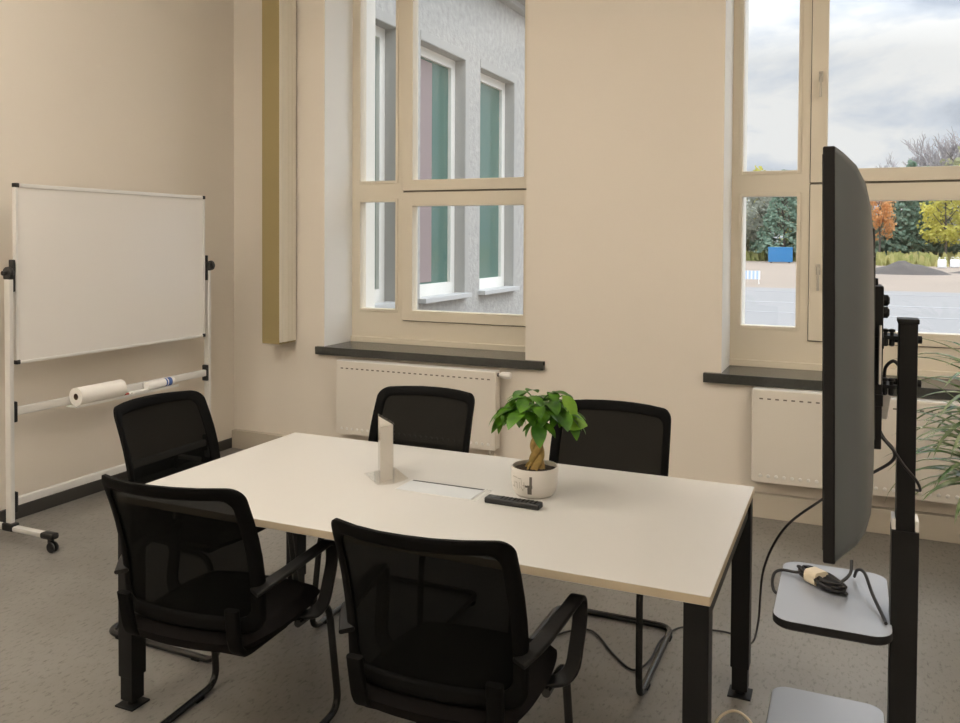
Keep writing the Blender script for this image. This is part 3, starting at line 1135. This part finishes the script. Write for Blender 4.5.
def shelf(z, x0, x1, ya, yb_):
    s_ = new()
    rg_ = []
    for ins, zz in ((.004, z - .022), (0, z - .018), (0, z - .004), (.0012, z - .0012), (.004, z)):
        rg_.append([s_.verts.new((p[0] + (x0 + x1) / 2, p[1] + (ya + yb_) / 2, zz)) for p in rrect(abs(x1 - x0) - 2 * ins, abs(yb_ - ya) - 2 * ins, .045 - ins, 6)])
    for a_, b_ in zip(rg_[:-1], rg_[1:]):
        for i in range(len(a_)):
            s_.faces.new([a_[i], a_[(i + 1) % len(a_)], b_[(i + 1) % len(a_)], b_[i]])
    s_.faces.new(rg_[0][::-1])
    s_.faces.new(rg_[-1])
    bm_ = s_
    bm_.normal_update()
    for f_ in bm_.faces:
        if f_.normal.z < .6:
            f_.material_index = 1
    so_ = obj('shelf', bm_, [MT['shelf'], MT['black_metal']], t, smooth=30)
    br_ = B(x1 - .03, -.022, -.03, .03, z - .045, z - .022, r=.003)
    obj('shelf_bracket', br_, MT['black_metal'], so_)
shelf(.752, 4.228 - 4.507, -.0235, -2.735 - SY, -3.125 - SY)
shelf(.372, 4.200 - 4.507, -.0235, -2.675 - SY, -3.17 - SY)
# screen mount: plate, vertical arms, standoffs with bolts
mo = new()
box(mo, -.060, -.054, -.10, .10, 1.20, 1.52, r=.001)
for sy in (-.20, .20):
    box(mo, -.078, -.058, sy - .018, sy + .018, 1.19, 1.53, r=.002)
    box(mo, -.090, -.074, sy - .012, sy + .012, 1.42, 1.60, r=.002)
box(mo, -.078, -.056, -.22, .22, 1.40, 1.425, r=.002)
box(mo, -.078, -.056, -.22, .22, 1.28, 1.305, r=.002)
mn = obj('mount', mo, MT['black_metal'], t)
for zz in (1.405, 1.293):
    sb = new()
    box(sb, -.055, -.021, -.034, .034, zz - .004, zz + .004)
    for sx in (-.047, -.034):
        lathe(sb, [(.003, -.020), (.006, -.018), (.006, -.004), (.004, .0), (.004, .012), (.007, .013), (.007, .018), (.003, .020)], 10, (sx, -.028, zz))
    obj('standoff_plate', sb, MT['black_metal'], mn)
obj('bright_plate', B(-.066, -.061, -.245, -.225, 1.33, 1.45, r=.001), MT['steel'], mn)
kn = new()
for zz in (1.50, 1.475):
    lathe(kn, [(.004, 0), (.012, .001), (.012, .012), (.006, .016)], 12, (-.062, -.20, zz), 'X')
obj('mount_knob', kn, MT['black_metal'], mn)

# the screen
t = thing('flat_screen', 'large black flat screen seen from the edge on the column stand', 'screen', (4.345, SY, 1.43))
t.rotation_euler = (0, R(-.8), 0)
hw, hh = .615, .352
obj('bezel', B(0, .0195, -hw, hw, -hh, hh, r=.002, seg=1), MT['tv_bezel'], t)
obj('display', B(-.0012, .0004, -hw + .012, hw - .012, -hh + .018, hh - .012), MT['screen'], t, smooth=0)
bk = new()
prof = [(0, .019, 0, 0), (.012, .031, .012, .010), (.04, .052, .04, .022), (.08, .067, .08, .036), (.13, .076, .13, .055), (.20, .081, .22, .08), (.34, .084, .32, .12)]
rings = []
for (ins_z, xx, ins_y, ins_b) in prof:
    w_ = hw - ins_y * .75
    zt_ = hh - ins_z * .75
    zb_ = -hh + ins_b
    lp = rrect(2 * w_, zt_ - zb_, .012 + .3 * ins_y * .5, 5)
    rings.append([bk.verts.new((xx, p[0], p[1] + (zt_ + zb_) / 2)) for p in lp])
for a, b in zip(rings[:-1], rings[1:]):
    n = len(a)
    for i in range(n):
        bk.faces.new([a[i], a[(i + 1) % n], b[(i + 1) % n], b[i]])
bk.faces.new(rings[-1])
bk.faces.new(rings[0][::-1])
bmesh.ops.recalc_face_normals(bk, faces=bk.faces)
obj('back_cover', bk, MT['tv_back'], t, smooth=50)
obj('vent_slot', B(.073, .0845, -.42, .10, .155, .163), MT['black_plastic'], t, smooth=0)
ip = new()
lathe(ip, [(.004, .038), (.006, .042), (.006, .0455), (.003, .0462)], 12, (0, -.50, -.29), 'X')
obj('screw_cap', ip, MT['black_plastic'], t)
pn = new()
box(pn, .080, .0885, -.24, .24, -.22, .22, r=.004)
obj('connector_panel', pn, MT['black_plastic'], t)

# ------------------------------------------------------------------ cables
o = obj('power_adapter', B(-.018, .018, -.02, .02, -.045, .045, r=.005), MT['white_plastic'])
o.location = (4.458, -2.93, 1.245)
o.rotation_euler = (0, R(8), 0)
tag(o, 'small white plug adapter hanging behind the screen next to the column', 'adapter')
ac = new()
tube(ac, spline([(0, 0, .04), (-.004, .0, .075), (.01, .0, .095), (.026, .0, .085)], 6), .004, 8)
obj('lead', ac, MT['cable'], o)

c = new()
tube(c, spline([(4.437, -3.02, 1.20), (4.455, -3.055, 1.18), (4.478, -3.062, 1.155), (4.502, -3.060, 1.12), (4.526, -3.056, 1.09), (4.536, -3.035, 1.065), (4.534, -2.99, 1.05), (4.515, -2.970, 1.05)], 8), .0032, 8)
tag(obj('signal_cable', c, MT['cable'], smooth=60), 'thin black cable looping round the black column below the screen mount', 'cable')

c = new()
cp_ = [(4.437, -2.98, 1.22), (4.46, -2.95, 1.16), (4.485, -2.93, 1.125), (4.483, -2.90, 1.09), (4.440, -2.84, 1.04), (4.385, -2.70, .965), (4.31, -2.52, .86), (4.205, -2.40, .725), (4.135, -2.27, .54), (4.10, -2.05, .27), (4.055, -1.80, .07), (3.995, -1.65, .012), (3.93, -1.615, .006), (3.83, -1.63, .006), (3.745, -1.66, .006), (3.70, -1.80, .006), (3.695, -1.97, .006), (3.655, -2.07, .006), (3.56, -1.99, .006), (3.43, -1.835, .006), (3.34, -1.87, .006), (3.25, -2.02, .006), (3.12, -2.2, .006), (3.0, -2.35, .006)]
tube(c, spline(cp_, 8), .0040, 8)
tag(obj('power_cable', c, MT['cable'], smooth=60), 'long black power cable trailing from the screen down across the floor under the table', 'cable')

# bundle of cable on the upper shelf
SHZ = .752
t = thing('cable_bundle', 'bundled black cable with a cream paper tie lying on the upper grey shelf', 'cable', (4.328, -2.885, SHZ), R(-42))
cb = new()
rng = random.Random(5)
for k in range(9):
    w_ = .010 + .0035 * (k % 5)
    zz = .008 + .007 * (k // 3) + rng.uniform(0, .003)
    ln = .060 + rng.uniform(-.008, .012)
    pts = []
    for i in range(16):
        a = 2 * PI * i / 16
        s_ = math.sin(a)
        pts.append((ln * math.cos(a) + rng.uniform(-.002, .002), w_ * s_ * (1.15 if math.cos(a) > 0 else .7) + (k % 3 - 1) * .006, zz + .004 * math.cos(2 * a + k)))
    tube(cb, spline(pts, 3, True), .0042, 6, closed=True)
obj('coils', cb, MT['cable'], t, smooth=60)
tie = new()
sweep(tie, [(-.035, 0, .018), (.0, 0, .018)], rrect(.034, .048, .012, 4), upv=(0, 0, 1))
obj('paper_tie', tie, MT['cream_cable'], t)
tl = new()
Mi = Matrix.Rotation(R(42), 4, 'Z')
def loc_(p):
    return Mi @ (Vector(p) - Vector((4.328, -2.885, SHZ)))
tube(tl, [loc_(p) for p in spline([(4.300, -2.855, SHZ + .02), (4.265, -2.838, SHZ + .008), (4.232, -2.832, SHZ + .006), (4.214, -2.845, SHZ + .001), (4.210, -2.875, SHZ - .012), (4.217, -2.90, SHZ - .026), (4.235, -2.91, SHZ - .030)], 6)], .004, 8)
tube(tl, [loc_(p) for p in spline([(4.352, -2.895, SHZ + .015), (4.375, -2.865, SHZ + .012), (4.395, -2.835, SHZ + .025), (4.398, -2.81, SHZ + .05)], 6)], .004, 8)
tube(tl, [loc_(p) for p in spline([(4.405, -2.80, SHZ + .006), (4.412, -2.83, SHZ + .035), (4.428, -2.86, SHZ + .04), (4.445, -2.94, SHZ + .02), (4.466, -3.03, SHZ + .006), (4.470, -3.06, SHZ + .006)], 6)], .004, 8)
obj('loose_ends', tl, MT['cable'], t, smooth=60)

# cream cord looping up from the floor by the near table leg
c = new()
tube(c, spline([(3.98, -2.72, .006), (3.99, -2.56, .006), (3.995, -2.46, .035), (4.020, -2.425, .098), (4.070, -2.415, .126), (4.122, -2.425, .098), (4.147, -2.46, .035), (4.155, -2.56, .006), (4.16, -2.72, .006)], 8), .0045, 10)
tag(obj('loose_cord', c, MT['cream_cable'], smooth=60), 'cream cord looping up off the floor beside the black table leg', 'cable')

# ================================================================== PALM BY THE RIGHT WINDOW
PLX, PLY = 5.02, -.95
t = thing('potted_palm', 'leafy houseplant with long narrow arching leaves at the right picture edge', 'plant', (PLX, PLY, 0))
pp = new()
lathe(pp, [(.13, 0.0005), (.14, .01), (.175, .30), (.18, .32), (.165, .32), (.16, .285), (.0005, .285)], 36)
obj('planter', pp, MT['terracotta'], t, smooth=50)
so = new()
lathe(so, [(.16, .283), (.0005, .292)], 24)
obj('soil', so, MT['soil'], t)
ss = new()
heads = [(Vector((0, 0, .90)), 1.0), (Vector((-.06, -.04, .66)), .9), (Vector((.07, .05, .58)), .8)]
for h_, _s in heads:
    tube(ss, spline([(h_.x * .4, h_.y * .4, .285), (h_.x * .8, h_.y * .8, h_.z * .6), h_], 6), .014, 8)
obj('stem', ss, MT['palm_stem'], t, smooth=60)
fo = new()
rng = random.Random(8)
def blade(bm, base, a, el, ln, w, droop, n=10):
    p = Vector(base)
    az = Vector((math.cos(a), math.sin(a), 0))
    sd = Vector((-math.sin(a), math.cos(a), 0))
    prev = None
    for i in range(n + 1):
        q = i / n
        th = el - droop * q ** 1.3
        wd = w * .5 * min(1, .35 + 3 * q) * (1 - q ** 2.5) + .0004
        dd = az * math.cos(th) + Vector((0, 0, 1)) * math.sin(th)
        nn = -az * math.sin(th) + Vector((0, 0, 1)) * math.cos(th)
        row = [bm.verts.new(p + sd * wd + nn * wd * .35), bm.verts.new(p), bm.verts.new(p - sd * wd + nn * wd * .35)]
        if prev:
            bm.faces.new([prev[0], prev[1], row[1], row[0]])
            bm.faces.new([prev[1], prev[2], row[2], row[1]])
        prev = row
        p = p + dd * (ln / n)
for h_, s_ in heads:
    for k in range(64):
        a = k * 2.399 + rng.uniform(-.2, .2)
        lv = k / 63
        blade(fo, h_ + Vector((0, 0, -.10 + .12 * lv)), a, rng.uniform(.1, .5) + .9 * lv ** 1.5, rng.uniform(.38, .60) * s_, rng.uniform(.030, .046), rng.uniform(1.0, 1.9))
obj('leaves', fo, MT['palm'], t, smooth=80)

# ================================================================== OUTSIDE: WING OF THE BUILDING
WX = .30
t = thing('building_wing', 'grey roughcast wing of the building with tall white framed windows', 'building', (WX, T, -1.2))
zo = 1.2
wy = [(.91, 1.97), (2.47, 3.54), (3.97, 5.04), (5.5, 6.58), (7.03, 8.11)]
wz0, wz1 = 1.0 + zo, 3.66 + zo
w_ = new()
ys = [0]
for a, b in wy:
    ys += [a - T, b - T]
ys.append(9.0)
TH = .195
for i in range(0, len(ys), 2):
    box(w_, -TH, 0, ys[i], ys[i + 1], 0, 6.1)
for a, b in wy:
    box(w_, -TH, 0, a - T, b - T, 0, wz0)
    box(w_, -TH, 0, a - T, b - T, wz1, 6.1)
bmesh.ops.remove_doubles(w_, verts=w_.verts, dist=1e-5)
w_.normal_update()
for f_ in w_.faces:
    if abs(f_.normal.y) > .9 or (abs(f_.normal.z) > .9):
        f_.material_index = 1
box(w_, -6, -TH - .6, 0, 9.0, 0, 6.1, mi=1)
obj('wall', w_, [MT['render'], MT['render_plain']], t, smooth=0)
co = new()
box(co, -.1, .12, 0, 9.0, 4.60 + zo, 4.67 + zo, r=.01)
box(co, -.1, .26, 0, 9.0, 4.67 + zo, 4.95 + zo, r=.03)
obj('cornice', co, MT['render_plain'], t)
obj('roof', B(-6, .34, 0, 9.0, 4.951 + zo, 5.15 + zo), MT['skirting'], t, smooth=0)
dp = new()
tube(dp, [(.06, 7.0 - T, 0), (.06, 7.0 - T, 4.70 + zo)], .05, 12)
obj('downpipe', dp, MT['render_plain'], t)
for i, (a, b) in enumerate(wy):
    a -= T
    b -= T
    fr = new()
    x0_, x1_ = -TH, -TH + .07
    e_ = .10
    box(fr, x0_, x1_, a, b, wz0, wz0 + .13)
    box(fr, x0_, x1_, a, b, wz1 - .10, wz1)
    box(fr, x0_, x1_, a, a + e_, wz0 + .13, wz1 - .10)
    box(fr, x0_, x1_, b - e_, b, wz0 + .13, wz1 - .10)
    f_o = obj('window_frame', fr, MT['wing_frame'], t)
    obj('glass', B(x0_ + .01, x0_ + .03, a + e_, b - e_, wz0 + .13, wz1 - .10), MT['wing_glass'], f_o, smooth=0)
    if i == 1:
        obj('mauve_panel', B(x0_ + .031, x0_ + .036, a + e_ + .08, a + e_ + .46, wz0 + .15, wz1 - .12), MT['wing_curtain'], f_o, smooth=0)  # mauve sheet paints a reflection on the glass
    sl_ = new()
    box(sl_, -.10, .09, a - .03, b + .03, wz0 - .045, wz0 + .005, r=.004)
    obj('window_ledge', sl_, MT['ledge'], t)
    sr = new()
    for q in ((b + .005, b + .10, wz0 - .05, wz1 + .10), (a - .005, b + .005, wz1 + .005, wz1 + .10)):
        box(sr, .001, .007, q[0], q[1], q[2], q[3])
    obj('plaster_band', sr, MT['render_plain'], t, smooth=0)

# ================================================================== OUTSIDE: YARD
GZ = -1.2
struct(obj('ground', B(-140, 180, .9, 240, GZ - .3, GZ), MT['sand'], smooth=0))
struct(obj('road', B(-140, 180, 14, 47, GZ, GZ + .02), MT['asphalt'], smooth=0))
for yy, w_ in ((34.5, .5), (29, .35), (43, .3)):
    s_ = struct(obj('road_stripe', B(-140, 180, yy, yy + w_, GZ + .02, GZ + .03), MT['stripe'], smooth=0))
MT['stripe'] = mat('white_site_paint', (.80, .80, .79, 1), .7)

def mound(name, lab, x, y, rx, ry, h, seed):
    b = new()
    bmesh.ops.create_grid(b, x_segments=28, y_segments=16, size=1)
    for v in b.verts:
        d = min(1, math.hypot(v.co.x, v.co.y))
        n_ = noise.noise(Vector((v.co.x * 3 + seed, v.co.y * 3, 0)))
        hh_ = max(0, (1 - d) ** .9 + .22 * n_ * (1 - d))
        v.co = (v.co.x * rx, v.co.y * ry, hh_ * h - .01)
    o_ = obj(name, b, MT['dirt'], smooth=60)
    o_.location = (x, y, GZ)
    tag(o_, lab, 'dirt pile')
mound('dirt_pile', 'dark heap of soil on the sand beyond the road', 8.6, 76, 3.6, 3, 1.15, 1)
mound('dirt_pile', 'long low bank of dark soil right of the soil heap', 16.6, 80, 4.3, 2.2, .80, 4)

t = thing('container', 'blue skip container standing on the sand before the trees', 'container', (-3.95, 106, GZ), R(6))
t.scale = (.82, .82, .90)
b = new()
box(b, -1.75, 1.75, -1.1, 1.1, .15, 2.1, r=.03)
for i in range(9):
    box(b, -1.6 + i * .4 - .05, -1.6 + i * .4 + .05, -1.17, -1.1, .2, 2.05)
obj('body', b, MT['container'], t)
b = new()
box(b, -1.8, 1.8, -1.15, 1.15, 2.1, 2.2, r=.02)
obj('rim', b, MT['container'], t)
for sx in (-1.3, 1.3):
    obj('skid', B(sx - .1, sx + .1, -1, 1, 0, .15), MT['dirt'], t)

t = thing('site_barrier', 'white and blue site barrier on the sand at the left of the yard', 'barrier', (-1.62, 51.5, GZ), R(4))
t.scale = (.66, .66, .85)
b = new()
for i in range(5):
    box(b, -.8 + i * .36, -.8 + i * .36 + .18, -.02, .02, .35, 1.0)
obj('white_boards', b, MT['stripe'], t, smooth=0)
b = new()
for i in range(4):
    box(b, -.62 + i * .36, -.62 + i * .36 + .18, -.02, .02, .35, 1.0)
obj('blue_boards', b, mat('pale_blue_board', (.42, .56, .76, 1), .6), t, smooth=0)
for sx in (-.7, .7):
    b = new()
    box(b, sx - .03, sx + .03, -.03, .03, 0, .36)
    box(b, sx - .05, sx + .05, -.3, .3, 0, .05)
    obj('foot', b, MT['stripe'], t, smooth=0)

t = thing('bollard', 'white bollard with dark band at the road side', 'bollard', (2.62, 27.5, GZ + .02))
b = new()
lathe(b, [(.14, 0), (.12, .05), (.11, .75), (.07, .82)], 18)
obj('post', b, MT['stripe'], t)
b = new()
lathe(b, [(.118, .28), (.118, .5)], 18)
obj('band', b, MT['blue'], t)

for i, (x, y, lab) in enumerate(((13.1, 95, 'white bulk bag standing at the edge of the trees'), (14.5, 97, 'second white bulk bag further right at the edge of the trees'))):
    t = thing('bulk_bag', lab, 'bag', (x, y, GZ), R(10 + 20 * i), 'white bulk bags')
    t.scale = (.62, .62, .72)
    b = new()
    box(b, -.6, .6, -.6, .6, 0, 1.25, r=.2, seg=3)
    obj('sack', b, MT['stripe'], t)
    for sx in (-.45, .45):
        b = new()
        tube(b, spline([(sx, -.45, 1.15), (sx, -.3, 1.55), (sx, .3, 1.55), (sx, .45, 1.15)], 5), .03, 6)
        obj('strap', b, MT['stripe'], t)

# rough grass along the wood's edge
g = new()
rng = random.Random(21)
for k in range(3200):
    x = rng.uniform(-45, 60)
    y = rng.uniform(100 if x > 4 else 115, 118)
    h_ = rng.uniform(.5, 1.7)
    a = rng.uniform(0, PI)
    w_ = rng.uniform(.25, .7)
    dx, dy = math.cos(a) * w_, math.sin(a) * w_
    v = [g.verts.new((x - dx, y - dy, GZ)), g.verts.new((x + dx, y + dy, GZ)), g.verts.new((x + dx * .5 + rng.uniform(-.3, .3), y + dy * .5, GZ + h_)), g.verts.new((x - dx * .5, y - dy * .5, GZ + h_ * .8))]
    g.faces.new(v)
go = obj('tall_grass', g, MT['grass'], smooth=0)
go['kind'] = 'stuff'
go['label'] = 'rough yellow green grass along the foot of the wood'
go['category'] = 'grass'

# trees
LM = {  # leaf colours lightened, distance haze painted in
    'orange': leafmat('orange_autumn_leaf', (.62, .27, .08, 1), (.72, .44, .19, 1), .7, .45, .7),
    'green': leafmat('dark_conifer_green', (.17, .26, .19, 1), (.30, .40, .30, 1), .8, .45, .5),
    'yellow': leafmat('yellow_autumn_leaf', (.66, .56, .09, 1), (.42, .46, .16, 1), .7, .45, .6),
    'olive': leafmat('olive_leaf', (.30, .32, .18, 1), (.46, .43, .26, 1), .8, .45, .5),
    'greygreen': leafmat('grey_green_leaf', (.33, .36, .29, 1), (.46, .45, .39, 1), .8, .45, .5),
}
def crown_bm(seed, kind):
    rng = random.Random(seed)
    b = new()
    if kind == 'conifer':
        for k in range(2300):
            q = rng.random() ** .75
            z = .12 + .88 * (1 - q)
            r_ = (1 - z) * .34 * math.sqrt(rng.uniform(.3, 1)) + .02
            a = rng.uniform(0, 2 * PI)
            add_leaf(b, rng, Vector((r_ * math.cos(a), r_ * math.sin(a), z + .03 * math.sin(a * 5 + z * 40))), .022)
    else:
        cl = []
        for k in range(26):
            a = rng.uniform(0, 2 * PI)
            z = rng.uniform(.28, .95)
            r_ = .30 * math.sin(PI * min(1, (z - .12) / .9)) * rng.uniform(.2, 1)
            cl.append((Vector((r_ * math.cos(a), r_ * math.sin(a), z)), rng.uniform(.06, .12)))
        for c_, rr_ in cl:
            for k in range(75):
                d = Vector((rng.gauss(0, 1), rng.gauss(0, 1), rng.gauss(0, 1))).normalized() * rr_ * rng.uniform(.5, 1.05)
                add_leaf(b, rng, c_ + d, .020)
    return b
def add_leaf(b, rng, p, s):
    u_ = Vector((rng.gauss(0, 1), rng.gauss(0, 1), rng.gauss(0, 1))).normalized()
    v_ = u_.orthogonal().normalized()
    s *= rng.uniform(.6, 1.3)
    b.faces.new([b.verts.new(p + u_ * s), b.verts.new(p + v_ * s * .7), b.verts.new(p - u_ * s), b.verts.new(p - v_ * s * .7)])
def trunk_bm(seed):
    rng = random.Random(seed)
    b = new()
    tube(b, spline([(0, 0, 0), (.01, .0, .3), (-.01, .01, .6), (0, 0, .9)], 4), .018, 7, scale=lambda q: 1 - .8 * q)
    for k in range(9):
        a = rng.uniform(0, 2 * PI)
        z = rng.uniform(.25, .7)
        l_ = rng.uniform(.12, .25)
        tube(b, spline([(0, 0, z), (.5 * l_ * math.cos(a), .5 * l_ * math.sin(a), z + .5 * l_), (l_ * math.cos(a), l_ * math.sin(a), z + 1.2 * l_)], 3), .006, 5, scale=lambda q: 1 - .7 * q)
    return b
def bare_bm(seed):
    rng = random.Random(seed)
    b = new()
    def grow(p, d, ln, r_, dep):
        q = p + d * ln
        tube(b, [p, (p + q) / 2 + Vector((rng.uniform(-.01, .01), rng.uniform(-.01, .01), 0)), q], r_, 4, scale=lambda s: 1 - .4 * s)
        if dep == 0:
            return
        for k in range(3 if dep > 1 else 4):
            nd = (d + Vector((rng.gauss(0, .38), rng.gauss(0, .38), rng.gauss(.12, .2)))).normalized()
            grow(p + d * ln * rng.uniform(.55, 1), nd, ln * rng.uniform(.58, .78), r_ * .70, dep - 1)
    grow(Vector((0, 0, 0)), Vector((0, 0, 1)), .36, .014, 5)
    zm = max(v.co.z for v in b.verts)
    for v in b.verts:
        v.co = v.co / zm
    return b
crown_me, trunk_me = {}, {}
def mesh_of(key, fn, m):
    if key not in crown_me:
        o_ = obj('crown', fn(), m, smooth=0)
        crown_me[key] = o_.data
        bpy.data.objects.remove(o_)
    return crown_me[key]
def tree(x, y, h, kind, colr, lab, seed, wid=1.0, group='trees of the wood beyond the yard'):
    t_ = thing('tree', lab, 'tree', (x, y, GZ), seed * 1.3, group)
    t_.scale = (h * wid, h * wid, h)
    if kind == 'bare':
        me = mesh_of(('bare', seed % 4), lambda: bare_bm(40 + seed % 4), MT['bare'])
        o_ = bpy.data.objects.new('branches', me)
        C.objects.link(o_)
        o_.parent = t_
        return t_
    me = mesh_of((kind, colr, seed % 3), lambda: crown_bm(seed % 3 + 7, kind), LM[colr])
    o_ = bpy.data.objects.new('crown', me)
    C.objects.link(o_)
    o_.parent = t_
    me = mesh_of(('trunk', seed % 3), lambda: trunk_bm(seed % 3), MT['bark'])
    o_ = bpy.data.objects.new('trunk', me)
    C.objects.link(o_)
    o_.parent = t_
    return t_
TREES = []
def px_x(px, y):
    """yard x seen in column px at depth y (used once, to lay the wood out)"""
    k = (px - CX) / F
    d = fw + rt * k
    return 4.3882 + d.x / d.y * (y + 5.1362)
names = {'orange': 'orange leaved autumn tree', 'green': 'dark green conifer', 'yellow': 'yellow leaved autumn tree', 'olive': 'olive green broad tree', 'greygreen': 'pale grey green tree', 'bare': 'tall leafless tree'}
plan = [
    # column, depth, height, kind, colour, width, place
    (700, 118, 11.5, 'broad', 'greygreen', 1.2, 'at the far left of the wood'),
    (722, 121, 12.5, 'broad', 'olive', 1.1, 'second from the left end of the wood'),
    (742, 116, 12.0, 'broad', 'greygreen', 1.2, 'at the left border of the narrow window light'),
    (757, 124, 13.6, 'broad', 'yellow', .9, 'rising over the transom in the narrow window light'),
    (768, 118, 12.2, 'broad', 'greygreen', 1.1, 'above the blue container'),
    (783, 114, 12.0, 'conifer', 'green', 1.1, 'just right above the blue container'),
    (797, 120, 13.0, 'broad', 'olive', 1.0, 'at the right border of the narrow window light'),
    (815, 117, 12.0, 'conifer', 'green', 1.1, 'hidden behind the window mullion'),
    (835, 117, 12.5, 'broad', 'greygreen', 1.1, 'behind the screen, left'),
    (856, 118, 11.8, 'conifer', 'green', 1.1, 'behind the screen, right'),
    (879, 108, 10.5, 'broad', 'orange', .80, 'just right of the screen edge'),
    (896, 116, 12.0, 'conifer', 'green', 1.15, 'next to the orange tree'),
    (910, 119, 13.2, 'conifer', 'green', 1.1, 'behind the soil heap'),
    (924, 116, 12.2, 'conifer', 'green', 1.1, 'between the soil heap and the yellow tree'),
    (945, 110, 11.4, 'broad', 'yellow', .95, 'above the white bulk bags'),
    (962, 113, 12.2, 'broad', 'yellow', 1.0, 'at the right picture edge'),
    (975, 120, 16.5, 'broad', 'olive', 1.0, 'tallest at the right picture edge'),
    (1000, 117, 12.5, 'conifer', 'green', 1.1, 'right of the picture edge'),
    (1030, 115, 12.0, 'broad', 'yellow', 1.0, 'far right of the wood'),
    (1065, 118, 12.5, 'broad', 'olive', 1.2, 'at the right end of the wood'),
    (885, 128, 14.6, 'bare', None, .8, 'lowest of the bare row, above the orange tree'),
    (898, 126, 15.6, 'bare', None, .8, 'above the conifers next to the orange tree'),
    (912, 127, 17.0, 'bare', None, .85, 'above the soil heap'),
    (925, 125, 18.2, 'bare', None, .85, 'between soil heap and yellow tree'),
    (938, 126, 18.0, 'bare', None, .85, 'left behind the yellow tree'),
    (950, 124, 18.6, 'bare', None, .85, 'right behind the yellow tree'),
    (964, 126, 19.0, 'bare', None, .85, 'at the right picture edge'),
    (985, 125, 18.5, 'bare', None, .85, 'right of the picture edge'),
]
for i, (px, y, h_, kind, colr, wd, place) in enumerate(plan):
    tree(px_x(px, y), y, h_, kind, colr, names[colr or 'bare'] + ' ' + place, i, wd)

# low bushes in the shade of the wood
bush_me = []
for k in range(3):
    rng = random.Random(60 + k)
    b = new()
    for q in range(1500):
        d = Vector((rng.gauss(0, 1), rng.gauss(0, 1), rng.gauss(0, 1))).normalized() * rng.uniform(.35, 1.0)
        add_leaf(b, rng, Vector((d.x * .55, d.y * .5, .42 + d.z * .42)), .045)
    bush_me.append(b)
bm_objs = []
BCOL = ['greygreen', 'olive', 'green', 'greygreen', 'yellow', 'olive']
BNAME = {'greygreen': 'pale grey green bush', 'olive': 'olive bush', 'green': 'dark green bush', 'yellow': 'yellowish bush'}
BPLACE = ['at the far left under the wood', 'under the trees left of the narrow window light', 'behind the left side of the blue container', 'behind the right side of the blue container', 'right beside the blue container', 'behind the window mullion', 'behind the screen, left one', 'behind the screen, right one', 'under the orange tree', 'beside the orange tree on its right', 'behind the soil heap', 'behind the right slope of the soil heap', 'under the yellow tree', 'behind the white bulk bags', 'at the right picture edge', 'right of the picture edge']
bdat = {}
for i, px in enumerate((728, 746, 762, 778, 796, 814, 834, 856, 880, 893, 906, 919, 932, 946, 960, 978)):
    y = 121 + 3 * math.sin(i * 2.1)
    kind = BCOL[i % 6]
    t_ = thing('bush', BNAME[kind] + ' ' + BPLACE[i], 'bush', (px_x(px, y), y, GZ), i * .9, 'bushes along the foot of the wood')
    hh_ = 5.0 + 1.6 * math.sin(i * 1.7)
    t_.scale = (hh_ * .8, hh_ * .8, hh_)
    key = (i % 3, kind)
    if key not in bdat:
        o_ = obj('foliage', bush_me[i % 3].copy(), LM[kind], t_, smooth=0)
        bdat[key] = o_.data
    else:
        o_ = bpy.data.objects.new('foliage', bdat[key])
        C.objects.link(o_)
        o_.parent = t_
